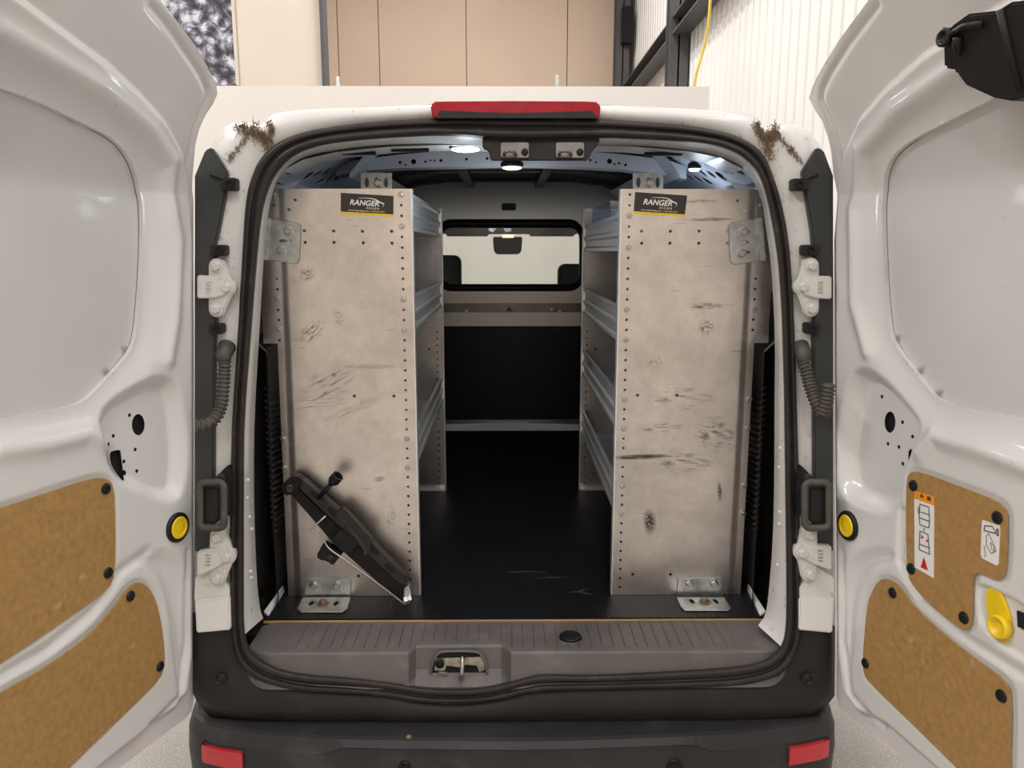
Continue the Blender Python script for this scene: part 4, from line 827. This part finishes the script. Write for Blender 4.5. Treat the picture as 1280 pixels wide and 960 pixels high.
# ---- black lock housing at the top of the right door (its twin on the left door is just out of frame)
D = DR
def latch(D, dr, P0, n0):
    P = [D.m(p[0], p[1], n0) for p in P0]
    V = [D.w(p[0], p[1], n0 + float(D.lean(p[1])) - 0.09) for p in P]; V2 = [D.w(p[0], p[1], n0 + float(D.lean(p[1]))) for p in P]
    n = len(P); o = mesh('lock_housing', V + V2, [tuple(range(n))[::-1], tuple(range(n, 2 * n))] + [(k, (k + 1) % n, n + (k + 1) % n, n + k) for k in range(n)], PLBLK, dr); bevel(o, 0.006, 3); return o
N0 = 0.075
lk = latch(DR, doorR, [(1177, 42), (1190, 30), (1208, 17), (1244, 13), (1262, 2), (1300, -2), (1330, 30), (1330, 108), (1288, 118), (1262, 126), (1240, 122), (1205, 106), (1196, 95), (1194, 87), (1178, 85)], N0)
def lq(P, n): return [DR.w(q[0], q[1], n + float(DR.lean(q[1]))) for q in [DR.m(p[0], p[1], n) for p in P]]
MB().prism(lq([(1197, 40), (1208, 28), (1232, 25), (1236, 30), (1234, 35), (1212, 38), (1203, 44), (1203, 66), (1196, 66)], N0 + 0.001), DR.i * 0.0008).build('latch_slot', HOLE, doorR)
b = MB(); c_ = lq([(1183, 47)], N0 + 0.004)[0]; b.lathe(c_, DR.i, [(0.016, 0), (0.016, 0.008), (0.010, 0.010), (0.009, 0.004)], 12); b.tube(lq([(1191, 42), (1205, 33), (1228, 30)], N0 + 0.006), 0.006, 8); b.tube(lq([(1197, 46), (1197, 58), (1198, 70)], N0 + 0.008), [0.008, 0.008, 0.004], 8); b.build('latch_lever', BLK, doorR, True)
q = lq([(1250, 12), (1274, 110)], N0 + 0.002); MB().tube(q, 0.006, 8).build('housing_ridge', PLBLK, doorR, True)
latch(DL, doorL, [(-60, -10), (2, 2), (3, 50), (-10, 60), (-60, 90)], N0)

# ================================================================== cargo floor
fl = thing('cargo_floor', (XC, 3.1, ZF), 'black ribbed rubber floor on plywood between the shelving units', 'floor mat')
def matbump():
    nt = MATBLK.node_tree; N = nt.nodes; L = nt.links; b = N['Principled BSDF']; g = N.new('ShaderNodeNewGeometry')
    s1 = N.new('ShaderNodeTexWave'); s1.wave_type = 'BANDS'; s1.bands_direction = 'X'; s1.inputs['Scale'].default_value = 38
    s2 = N.new('ShaderNodeTexWave'); s2.bands_direction = 'Y'; s2.inputs['Scale'].default_value = 38
    L.new(g.outputs['Position'], s1.inputs[0]); L.new(g.outputs['Position'], s2.inputs[0])
    m_ = N.new('ShaderNodeMath'); m_.operation = 'MULTIPLY'; L.new(s1.outputs['Fac'], m_.inputs[0]); L.new(s2.outputs['Fac'], m_.inputs[1])
    bp = N.new('ShaderNodeBump'); bp.inputs['Strength'].default_value = 0.3; bp.inputs['Distance'].default_value = 0.0025; L.new(m_.outputs[0], bp.inputs['Height']); L.new(bp.outputs[0], b.inputs['Normal'])
matbump()
e0, e1 = atz(331, 771, ZF), atz(955, 771, ZF)
P = [(e0[0], 1.987), (e1[0], 1.987), (e1[0] + 0.04, 2.3), (e1[0] + 0.05, YB), (e0[0] - 0.05, YB), (e0[0] - 0.04, 2.3)]
MB().prism([(x, y, ZF - 0.004) for x, y in P], (0, 0, 0.004)).build('rubber_mat', MATBLK, fl)
MB().prism([(x, y, ZF - 0.013) for x, y in P], (0, 0, 0.0085)).build('plywood_board', WOOD, fl)
b = MB()
for px, py, l_, a_ in ((690, 722, .05, .1), (675, 715, .03, -.1), (728, 738, .03, .6), (733, 742, .025, -.4), (720, 740, .03, .1), (593, 676, .02, .8), (650, 715, .05, .05)):
    c = atz(px, py, ZF); b.prism([c + Vector((math.cos(a_) * l_ * t + dy * 0.15, math.sin(a_) * l_ * t + dy, 0.0003)) for t, dy in ((-1, 0), (0, .0025), (1, 0), (0, -.0015))], (0, 0, 0.0004))
b.build('scrape_marks', mat('dust', (0.12, 0.10, 0.08), 0.8), fl)

# ================================================================== bulkhead
bk = thing('bulkhead', (XC, YB, ZF), 'aluminium bulkhead with black gasket window between cargo space and cab', 'partition')
def bz(py, Y=YB): return at(640, py, Y)[2]
W0, W1 = XC - 0.72, XC + 0.72
go = [(at(p[0], p[1], YB)[0], at(p[0], p[1], YB)[2]) for p in roundrect(546, 274, 729, 364, 18, 7)]
gi = [(at(p[0], p[1], YB)[0], at(p[0], p[1], YB)[2]) for p in roundrect(552, 285, 724, 355, 13, 7)]
plate('upper_panel', [(W0, bz(379)), (W1, bz(379)), (W1 - 0.02, bz(300)), (XC + 0.56, bz(228)), (XC - 0.56, bz(228)), (W0 + 0.02, bz(300))], [go], 0.004, planeXZ(YB), BRUSH, bk)
n_ = len(go); b = MB()
V, Fs = loft([[(p[0], YB + 0.004, p[1]) for p in go], [(p[0], YB - 0.012, p[1]) for p in go], [(a[0] * .5 + c[0] * .5, YB - 0.02, a[1] * .5 + c[1] * .5) for a, c in zip(go, gi)], [(p[0], YB - 0.008, p[1]) for p in gi], [(p[0], YB + 0.004, p[1]) for p in gi]]); mesh('window_gasket', V, Fs, BLK, bk, True)
MB().prism([(p[0], YB + 0.001, p[1]) for p in gi], (0, 0.003, 0)).build('window_glass', WINGL, bk)
MB().box((W0, YB + 0.012, bz(391)), (W1, YB + 0.016, bz(378))).build('groove_strip', mat('dull_aluminium', (0.20, 0.19, 0.17), 0.4, 1.0, 0.2, 10), bk)
MB().box((W0, YB - 0.006, bz(407.5)), (W1, YB, bz(390.5))).build('cover_strip', BRUSH, bk)
MB().box((W0, YB + 0.002, bz(527)), (W1, YB + 0.012, bz(407))).build('lower_panel', BKLOW, bk)
MB().prism([(W0, YB - 0.004, bz(524.5)), (W1, YB - 0.004, bz(524.5)), (W1, YB - 0.03, ZF + 0.001), (W0, YB - 0.03, ZF + 0.001)], (0, 0.006, 0)).build('floor_strip', BRUSH, bk)
a, c = at(627, 254, YB - 0.01), at(645, 263, YB - 0.01)
o = MB().box((a[0], YB - 0.012, c[2]), (c[0], YB, a[2])).build('vent_grip', BLK, bk); bevel(o, 0.004)
MB().prism([at(p[0], p[1], YB - 0.002) for p in [(636.5, 383.5), (640, 389), (633, 389)]], (0, 0.002, 0)).build('triangle_mark', INK, bk)
for s_ in (-1, 1):
    MB().prism([(XC + s_ * 0.56, YB + 0.01, bz(228)), (XC + s_ * 0.78, YB + 0.01, bz(228)), (XC + s_ * 0.78, YB + 0.01, ZF), (XC + s_ * 0.70, YB + 0.01, ZF)], (0, 0.01, 0)).build('side_filler', PLBLK, bk)
MB().box((XC - 0.78, YB + 0.006, bz(229)), (XC + 0.78, YB + 0.014, bz(229) + 0.09)).build('top_filler', HEADLINER, bk)
for px, py in ((583, 389), (700, 389), (573, 401), (690, 387)):
    inst('bolt', BOLT_S, at(px, py, YB - 0.007), ROTF, bk)

# ================================================================== shelving
def pz(px, py, Y=YF): q = at(px, py, Y); return (q[0], q[2])
SCL = [((-.535, YF, pz(0, 415)[1]), .05, .028, 42, .9, .46), ((-.49, YF, pz(0, 480)[1]), .11, .05, 28, .8, .50), ((-.54, YF, pz(0, 343)[1]), .028, .022, 30, .9, .45), ((-.52, YF, pz(0, 505)[1]), .13, .025, 6, .55, .50), ((-.42, YF, pz(0, 510)[1]), .12, .016, 24, .6, .48), ((-.37, YF, pz(0, 459)[1]), .10, .008, 0, .5, .42), ((-.36, YF, pz(0, 600)[1]), .02, .01, 15, .7, .4), ((-.33, YF, pz(0, 650)[1]), .015, .04, -20, .5, .45), ((-.46, YF, pz(0, 398)[1]), .02, .03, 10, .5, .45)]
SCR = [((.56, YF, pz(0, 383)[1]), .06, .012, 0, .9, .44), ((.56, YF, pz(0, 410)[1]), .03, .03, 0, .8, .46), ((.42, YF, pz(0, 655)[1]), .022, .045, 5, 1.0, .36), ((.39, YF, pz(0, 573)[1]), .10, .009, 2, 1.2, .36), ((.51, YF, pz(0, 580)[1]), .12, .045, -6, .8, .50), ((.50, YF, pz(0, 500)[1]), .14, .05, -4, .7, .52), ((.60, YF, pz(0, 545)[1]), .08, .06, -10, .8, .48), ((.62, YF, pz(0, 617)[1]), .008, .035, 6, 1, .38), ((.44, YF, pz(0, 537)[1]), .09, .02, 2, .7, .48), ((.42, YF, pz(0, 455)[1]), .03, .03, -30, .6, .5), ((.56, YF, pz(0, 274)[1]), .08, .006, 1, .8, .40), ((.53, YF, pz(0, 251)[1]), .06, .006, 1, .8, .44)]
ALL_ = alu_panel('panel_aluminium_a', SCL, 3.1); ALR_ = alu_panel('panel_aluminium_b', SCR, 9.7)
ZT = pz(640, 236)[1]; DZ = (pz(504, 243)[1] - pz(514, 735)[1]) / 40; Z0 = pz(504, 243)[1]
def sticker(P, parent, Y):
    TL, TRr, BR, BL = [at(p[0], p[1], Y) for p in P]
    ux = (TRr - TL).normalized(); uz = (TL - BL).normalized(); Wd = (TRr - TL).length; Hh = (TL - BL).length; nrm = Vector((0, -1, 0))
    o = MB().prism([TL, TRr, BR, BL], nrm * 0.0006).build('brand_sticker', STBLK, parent); o['label'] = 'black sticker with white lettering and yellow stripe'
    MB().prism([BL + nrm * 0.0001, BR + nrm * 0.0001, BR - uz * Hh * 0.13 + nrm * 0.0001, BL - uz * Hh * 0.13 + nrm * 0.0001], nrm * 0.0005).build('yellow_stripe', STYE, o)
    def txt(s_, x, y, wtar, size, shear, bold, m, nm, sp=1.0):
        V, Fs = text_mesh(s_, 1.0, shear, bold, sp); x0 = min(v[0] for v in V); x1 = max(v[0] for v in V); k = wtar / (x1 - x0)
        mesh(nm, [BL + ux * (x * Wd + (v[0] - x0) * k * Wd) + uz * (y * Hh + v[1] * size * Hh) + nrm * (0.0008 + 0.0002 * (v[2] > 0)) for v in V], Fs, m, o, fix=False)
    txt('RANGER', 0.17, 0.40, 0.56, 0.40, 0.25, 0.028, STWH, 'lettering', 1.02)
    txt('DESIGN', 0.48, 0.22, 0.25, 0.15, 0.2, 0.01, STWH, 'lettering', 1.5)
    txt('www.rangerdesign.com', 0.14, 0.075, 0.40, 0.105, 0, 0.01, STWH, 'lettering'); txt('1.800.565.5321', 0.57, 0.075, 0.27, 0.105, 0, 0.01, STYE, 'lettering')
    cv = smoothpoly([Vector((p[0], p[1])) for p in [(0.33, 0.77), (0.45, 0.80), (0.58, 0.80), (0.68, 0.74), (0.74, 0.62), (0.82, 0.56), (0.825, 0.46), (0.80, 0.40)]], 2, False)
    wdt = [0.015 + 0.045 * math.sin(min(1, k / len(cv) * 1.15) * math.pi * 0.6) for k in range(len(cv))]
    up = [BL + ux * p[0] * Wd + uz * (p[1] + wdt[k] / 2) * Hh + nrm * 0.0009 for k, p in enumerate(cv)]; dn = [BL + ux * (p[0] - wdt[k] * 0.18) * Wd + uz * (p[1] - wdt[k] / 2) * Hh + nrm * 0.0009 for k, p in enumerate(cv)]
    V, Fs = loft([up, dn], False); mesh('van_outline_mark', V, Fs, STWH, o, fix=False)
def lip_profile(x, s_, z0, z1):        # ridged tray edge; s_ points into the shelf
    h = z1 - z0
    return [(x, z0), (x, z0 + h * .10), (x + s_ * .006, z0 + h * .16), (x + s_ * .006, z0 + h * .36), (x, z0 + h * .42), (x, z0 + h * .52), (x + s_ * .006, z0 + h * .58), (x + s_ * .006, z0 + h * .84), (x, z0 + h * .9), (x, z1), (x + s_ * .010, z1), (x + s_ * .010, z0 + .004), (x + s_ * .34, z0 + .004), (x + s_ * .34, z0 + h), (x + s_ * .344, z0 + h), (x + s_ * .344, z0)]
def shelving(side, outline, mm, cols_, extra, bolts, shelves, lab, stick):
    xin = pz(519, 500)[0] if side < 0 else pz(771, 500)[0]
    u = thing('shelving_unit', ((pz(440, 740) if side < 0 else pz(850, 740))[0], 2.6, ZF), lab, 'shelf', 'aluminium shelving units in the van')
    (xa, za), (xb, zb) = [pz(*p) for p in cols_]
    ic, oc = [], []
    for k in range(41):
        z = Z0 - DZ * k; ic.append((xin + (-0.026 if side < 0 else 0.022), z)); t = (za - z) / (za - zb); oc.append((xa + (xb - xa) * t, z))
    bi = set(bolts)
    hs = [circ(x, z, 0.0038, 8) for k, (x, z) in enumerate(ic) if k not in bi] + [circ(*pz(*p), 0.0045, 8) for p in extra[:-1]]
    zbot = ZF + 0.001; xo = lambda z, d: xa + (xb - xa) * (za - z) / (za - zb) - side * d
    ol = [(xin, ZT), (xin, zbot), (xo(zbot, 0.034), zbot), (xo(ZT, 0.034), ZT)]
    inside = lambda h, q, m_=0.006: float(sdpoly(q, np.array([sum(p[0] for p in h) / len(h)]), np.array([sum(p[1] for p in h) / len(h)]))[0][0]) > m_
    hs = [h for h in hs if inside(h, ol)]
    p1 = plate('end_panel', ol, hs, 0.002, planeXZ(YF), mm, u)
    # joggled outer wing that follows the wheel arch and the body side
    zs = pz(0, 430)[1]; xw = pz(*outline[0 if side < 0 else 1])[0]
    wing = [(xo(ZT, 0.012), ZT), (xw, ZT), (xw, zs), (xo(zs, -0.006), zs), (xo(zbot, -0.006), zbot), (xo(zbot, 0.012), zbot)]
    hw = [circ(x, z, 0.0038, 8) for k, (x, z) in enumerate(oc) if k not in bi and not (2 <= k <= 7)] + [circ(*pz(*extra[-1]), 0.0045, 8)]
    hw = [h for h in hw if inside(h, wing)]
    plate('panel_wing', wing, hw, 0.002, planeXZ(YF + 0.004), mm, u)
    J = [[(xo(z, 0.034 - 0.022 * t), YF + 0.004 * float(sst(0, 1, np.array(t))), z) for t in (0, .15, .3, .45, .6, .75, .9, 1)] for z in (ZT, zbot)]
    V, Fs = loft(J, False); mesh('panel_joggle', V, Fs, mm, u, True)
    ol = ol[:2] + wing[4:5] + wing[3:4] + wing[2:3] + wing[1:2]
    MB().box((min(xin, xin - side * 0.003), YF, ZF + 0.001), (max(xin, xin - side * 0.003), YF + 0.03, ZT)).build('panel_flange', SHELFM, u)
    hs2 = [circ(x, z, 0.0038, 8) for k, (x, z) in enumerate(ic) if k not in bi] + [circ(*pz(*p), 0.0045, 8) for p in extra[:-1]]
    hs2 = [h for h in hs2 if inside(h, ol)]
    plate('end_panel', ol, hs2, 0.002, planeXZ(YR), mm, u)
    MB().box((min(xin, xin - side * 0.003), YR - 0.03, ZF + 0.001), (max(xin, xin - side * 0.003), YR + 0.002, ZT)).build('panel_flange', SHELFM, u)
    MB().box((xin + (0.004 if side > 0 else -0.20), YR - 0.03, ZF + 0.001), (xin + (0.20 if side > 0 else -0.004), YR, ZF + 0.008)).build('panel_foot', SHELFM, u)
    for k in bolts:
        inst('bolt', BOLT_S, Vector((ic[k][0], YF, ic[k][1])), ROTF, u)
        if not (2 <= k <= 7): inst('bolt', BOLT_S, Vector((oc[k][0], YF + 0.004, oc[k][1])), ROTF, u)
        inst('bolt', BOLT_S, Vector((ic[k][0], YR, ic[k][1])), ROTF, u)
    for k0, k1 in shelves:
        z1, z0 = Z0 - DZ * k0 + 0.008, Z0 - DZ * k1 - 0.010; P = lip_profile(xin + side * 0.006, side, z0, z1)
        V, Fs = loft([[(x, Y, z) for x, z in P] for Y in (YF + 0.012, YR - 0.002)], True, True); mesh('shelf', V, Fs, SHELFM, u)
    # back wall straps
    sticker(stick, u, YF - 0.0004)
    return u, xin
ol_L = [(318, 236), (516, 236), (522, 746), (356, 746), (343, 430), (318, 430)]
ol_R = [(777, 236), (972, 236), (970, 430), (946, 430), (932, 746), (765, 746)]
exL = [(380.5, 288), (417, 288.5), (453, 289), (489.5, 289), (381.5, 303), (417.5, 303), (454, 303.5), (490, 304), (369, 250), (361, 262), (443, 495), (492.5, 495), (448, 720), (321, 398)]
exR = [(802, 289), (838, 289), (874, 289), (909, 289), (802, 304), (837.5, 304), (873.5, 304), (909, 304), (922, 251), (929.5, 263), (797, 494), (846, 494), (791, 718), (838, 718), (966, 411)]
uL, xiL = shelving(-1, ol_L, ALL_, ((341, 240), (362, 735)), exL, (0, 3, 10, 13, 24, 27), ((0, 3), (10, 13), (24, 27)), 'aluminium shelving unit on the left with a black jack leaning on it', [(426, 241), (492, 245), (491.6, 268), (426, 264.4)])
uR, xiR = shelving(1, ol_R, ALR_, ((951, 240), (924, 735)), exR, (2, 5, 11, 14, 20, 23, 29, 32), ((2, 5), (11, 14), (20, 23), (29, 32)), 'aluminium shelving unit on the right with a clear bin on top shelf', [(794, 240), (859, 244.5), (856, 268), (792, 264)])
# brackets
def bracket_top(u, P, bend, bolts_, slots, sgn):
    Yk = YF - 0.006
    o = plate('wall_bracket', [pz(p[0], p[1], Yk) for p in P], [circ(*pz(x, y, Yk), rx, 8, rz_) for x, y, rx, rz_ in slots], 0.003, planeXZ(Yk), STEEL, u); bevel(o, 0.0008, 1)
    a, c = at(bend[0][0], bend[0][1], Yk), at(bend[1][0], bend[1][1], Yk)
    MB().tube([a, c], 0.004, 8).build('bend', STEEL, u, True)
    MB().prism([a, c, c + Vector((-sgn * 0.005, -0.03, 0)), a + Vector((-sgn * 0.005, -0.03, 0))], (sgn * 0.003, 0, 0)).build('bracket_flange', STEEL, u)
    for x, y in bolts_: inst('bolt', BOLT_L, at(x, y, Yk), ROTF, u)
bracket_top(uL, [(322, 272), (338, 273), (370, 278), (376, 281), (374, 325), (370, 330), (337, 325), (321, 323)], ((337, 273), (335, 325)), [(361, 289), (352, 313)], [(354, 301, .012, .004), (363, 301, .004, .003), (330, 298, .006, .003), (330, 302, .006, .003)], 1)
bracket_top(uR, [(911, 282), (916, 278), (947, 273), (961, 272), (963, 325), (952, 325), (918, 331), (913, 327)], ((946, 273), (951, 326)), [(929, 290), (926, 317), (956, 283), (959, 316)], [(930, 303, .014, .005), (955, 299, .004, .008), (933, 290, .010, .004), (934, 315, .008, .004)], -1)
def bracket_foot(u, V4, H4, bolts_, slots, cb):
    Yk = YF - 0.004
    o = plate('floor_bracket', [pz(p[0], p[1], Yk) for p in V4], [], 0.003, planeXZ(Yk), STEEL, u); bevel(o, 0.0008, 1)
    P = [atz(p[0], p[1], ZF + 0.004) for p in H4]
    sl = []
    for x, y in slots:
        q = atz(x, y, ZF + 0.004); sl.append(circ(q[0], q[1], 0.0065, 10, 0.016))
    o = plate('floor_bracket_leg', [(p[0], p[1]) for p in P], sl, 0.003, lambda a, c, w_: Vector((a, c, ZF + 0.0012 + w_)), STEEL, u); bevel(o, 0.0008, 1)
    for x, y in bolts_: inst('bolt', BOLT_L, at(x, y, Yk), ROTF, u)
    q = atz(cb[0], cb[1], ZF + 0.004); inst('floor_bolt', hexbolt('floor_bolt', 0.011, mat('rusty_bolt', (0.25, 0.19, 0.14), 0.5, 0.8, 0.3, 60)), q, Matrix.Identity(3), u)
bracket_foot(uL, [(384, 723), (435, 722), (439, 726), (438, 747), (379, 747)], [(378.5, 746.5), (438, 746.5), (434, 761), (428, 765), (376, 765), (371, 761)], [(393, 731.5), (422, 731.5)], [(389, 754), (420, 754)], (403.5, 755))
bracket_foot(uR, [(847, 723), (902, 722), (904, 747), (846, 747)], [(846, 746.5), (905, 746.5), (914, 760), (911, 763), (856, 763), (851, 758)], [(861, 729), (892, 729)], [(865, 751.5), (895, 751.5)], (881, 752.5))
# hangers from the roof bow down to the shelving
for u, x0, x1, s_ in ((uL, 451, 490, 1), (uR, 791, 829, -1)):
    Yk = 2.44; hs = [circ(*pz((x0 + x1) / 2 + d, 228, Yk), 0.007, 8, 0.016) for d in (-12, 0, 12)]
    plate('roof_hanger', [pz(x0, 216, Yk), pz(x1, 216, Yk), pz(x1, 246, Yk), pz(x0, 246, Yk)], hs, 0.003, planeXZ(Yk), STEEL, u)
    inst('bolt', BOLT_L, at((x0 + x1) / 2 + 2, 229, Yk - 0.001), ROTF, u)
# clear bin with orange item on the right unit, clear divider bin on the left unit
z_ = Z0 - DZ * 5 - 0.006
def bin_(name, x0, x1, y0, y1, z0, z1, lab):
    b = MB(); t = 0.003
    b.box((x0, y0, z0), (x1, y1, z0 + t)); b.box((x0, y0, z0), (x0 + t, y1, z1)); b.box((x1 - t, y0, z0), (x1, y1, z1)); b.box((x0, y0, z0), (x1, y0 + t, z1)); b.box((x0, y1 - t, z0), (x1, y1, z1))
    return tag(b.build(name, ACRYL), lab, 'bin')
bin_('plastic_bin', xiR + 0.022, xiR + 0.30, YF + 0.40, YR - 0.12, z_, z_ + 0.155, 'clear plastic bin on the top shelf of the right shelving unit')
o = bevel(MB().box((xiR + 0.05, YR - 0.45, z_ + 0.004), (xiR + 0.12, YR - 0.33, z_ + 0.075)).build('small_carton', mat('orange_card', (0.60, 0.22, 0.09), 0.6)), 0.003); tag(o, 'small orange carton inside the clear plastic bin', 'box')
z_ = Z0 - DZ * 3 - 0.006
bin_('plastic_bin', xiL - 0.30, xiL - 0.022, YF + 0.2, YR - 0.2, z_, z_ + 0.11, 'clear plastic bin on the top shelf of the left shelving unit')

# ================================================================== scissor jack leaning on the left unit
jk = thing('scissor_jack', atz(505, 757, ZF), 'black scissor jack leaning against the left aluminium panel', 'jack')
JA, JB = 2.06, 0.0
zb_, zt_ = ZF, CZ - 0.62
JB = (2.098 - 2.062) / (zt_ - zb_); JA = 2.062 - JB * (zb_ - CZ)
def jp(x, y, dy=0.0): return onp(340 + x / 4.463, 560 + y / 4.463, JA + dy, JB)
def jprism(name, P, near, th, m, par=jk, bev=0.0015):
    o = MB().prism([jp(p[0], p[1], -near) for p in P], (0, th, 0)).build(name, m, par)
    if bev: bevel(o, bev, 2)
    return o
JM = mat('jack_black', (0.010, 0.0095, 0.009), 0.42, 0.0, 0.4, 30, spec=0.22); JO = mat('jack_olive', (0.024, 0.022, 0.018), 0.45, 0.0, 0.3, 30, spec=0.25)
jprism('lower_arm', [(95, 250), (140, 225), (340, 415), (700, 745), (765, 800), (735, 850), (690, 838), (330, 520), (215, 385)], 0.012, 0.026, JM)
jprism('upper_channel', [(128, 200), (160, 168), (372, 352), (560, 535), (742, 716), (750, 770), (705, 752), (540, 598), (345, 412)], 0.020, 0.034, JO)
for x, y in ((240, 262), (333, 355), (568, 573), (655, 668)):
    d = Vector((0.72, 0.69)); q = Vector((-0.69, 0.72)); P = [Vector((x, y)) + d * u + q * v for u, v in ((-32, -8), (-26, -13), (26, -13), (32, -8), (32, 8), (26, 13), (-26, 13), (-32, 8))]
    jprism('slot', P, 0.0212, 0.002, HOLE, jk, 0)
jprism('end_block', [(48, 212), (112, 157), (160, 168), (168, 190), (150, 235), (92, 270), (62, 262)], 0.028, 0.044, JM, jk, 0.004)
MB().lathe(jp(100, 225, -0.028), (0, -1, 0), [(0.013, 0), (0.013, 0.005), (0.009, 0.007), (0.004, 0.005)], 14).build('pivot_pin', STEELD, jk, True)
jprism('groove', [(130, 250), (160, 240), (330, 425), (300, 440)], 0.0135, 0.004, HOLE, jk, 0)
jprism('saddle', [(365, 352), (396, 338), (556, 512), (548, 580), (530, 602), (500, 562), (430, 490), (350, 405)], 0.034, 0.03, JO, jk, 0.003)
for x, y in ((404, 405), (517, 520)): MB().lathe(jp(x, y, -0.035), (0, -1, 0), [(0.004, 0), (0.004, 0.003), (0.002, 0.003)], 8).build('saddle_rivet', STEELD, jk)
jprism('saddle_crease', [(420, 440), (432, 436), (520, 540), (528, 600), (518, 600), (505, 552)], 0.036, 0.004, STEELD, jk, 0)
jprism('centre_block', [(325, 520), (385, 452), (485, 525), (440, 588), (400, 592)], 0.040, 0.045, JM, jk, 0.004)
jprism('nut_block', [(245, 605), (283, 535), (340, 562), (392, 592), (336, 662), (308, 634), (258, 626)], 0.030, 0.035, JM, jk, 0.004)
MB().lathe(jp(325, 610, -0.030), (0, -1, 0), [(0.009, 0), (0.009, 0.004), (0.005, 0.005)], 12).build('block_pin', STEELD, jk)
jprism('dark_gap', [(335, 430), (380, 440), (372, 452), (330, 500)], 0.015, 0.003, HOLE, jk, 0)
# crank rod with hex socket
a, c, e_ = jp(262, 278, -0.02), jp(340, 188, -0.035), jp(392, 128, -0.048)
MB().tube([a, c], [0.0075, 0.006], 10).build('crank_rod', BLK, jk, True)
d_ = (e_ - c).normalized()
b = MB(); b.lathe(c - d_ * 0.012, d_, [(0.007, 0), (0.0135, 0.010), (0.0165, 0.016), (0.0165, 0.038), (0.0125, 0.038), (0.0115, 0.020), (0.002, 0.019)], 12); b.build('crank_socket', BLK, jk)
# bent wire handle
wire = smoothpoly([jp(300, 378, -0.03), jp(268, 408, -0.04), jp(232, 440, -0.045), jp(217, 464, -0.045), jp(236, 466, -0.045), jp(262, 452, -0.044), jp(272, 480, -0.044), jp(300, 540, -0.046), (jp(330, 572, -0.048)), jp(400, 618, -0.048), jp(600, 762, -0.04), jp(720, 856, -0.03), jp(742, 872, -0.026), jp(766, 858, -0.022)], 2, False)
MB().tube(wire, 0.0026, 8).build('wire_handle', BOLT, jk, True)
b = MB(); a = jp(735, 800, -0.02); c = jp(775, 850, -0.03); 
d_ = (jp(790, 830, -0.026) - jp(735, 845, -0.026)).normalized()
b.lathe(jp(748, 846, -0.02), d_, [(0.013, -0.004), (0.013, 0.006), (0.009, 0.006), (0.009, 0.012), (0.012, 0.012), (0.012, 0.018), (0.006, 0.020)], 6); b.build('end_nut', STEEL, jk)
jprism('end_plate', [(738, 780), (765, 770), (782, 838), (762, 862), (735, 850)], 0.016, 0.03, STEEL, jk, 0.003)

# ================================================================== dry needles caught in the roof gutters
def debris(lab, C_, n):
    b = MB()
    for _ in range(n):
        k = random.choice(C_); t = random.random(); x = k[0] + (k[2] - k[0]) * t + random.gauss(0, k[4]); y = k[1] + (k[3] - k[1]) * t + random.gauss(0, k[4])
        p = onp(x, y, RA - 0.004, RB); a_ = random.gauss(math.pi / 2, 0.8); l_ = random.uniform(0.006, 0.020); d = Vector((math.cos(a_), random.uniform(-.3, .1), math.sin(a_))) * l_
        b.tube([p - d * .5, p + d * .5], 0.0007, 3)
    return tag(b.build('dry_needles', DEBRIS), lab, 'debris', kind='stuff')
debris('brown dry needles in the left roof gutter corner of the van', [(298, 160, 318, 162, 2.5), (318, 156, 328, 178, 4), (337, 152, 340, 168, 2), (330, 170, 338, 186, 4), (318, 160, 285, 200, 1.6), (300, 162, 338, 170, 3)], 480)
debris('brown dry needles in the right roof gutter corner of the van', [(945, 153, 950, 168, 2), (970, 157, 966, 178, 2.5), (952, 168, 968, 168, 3), (955, 172, 962, 196, 4), (972, 168, 1003, 204, 1.4)], 480)
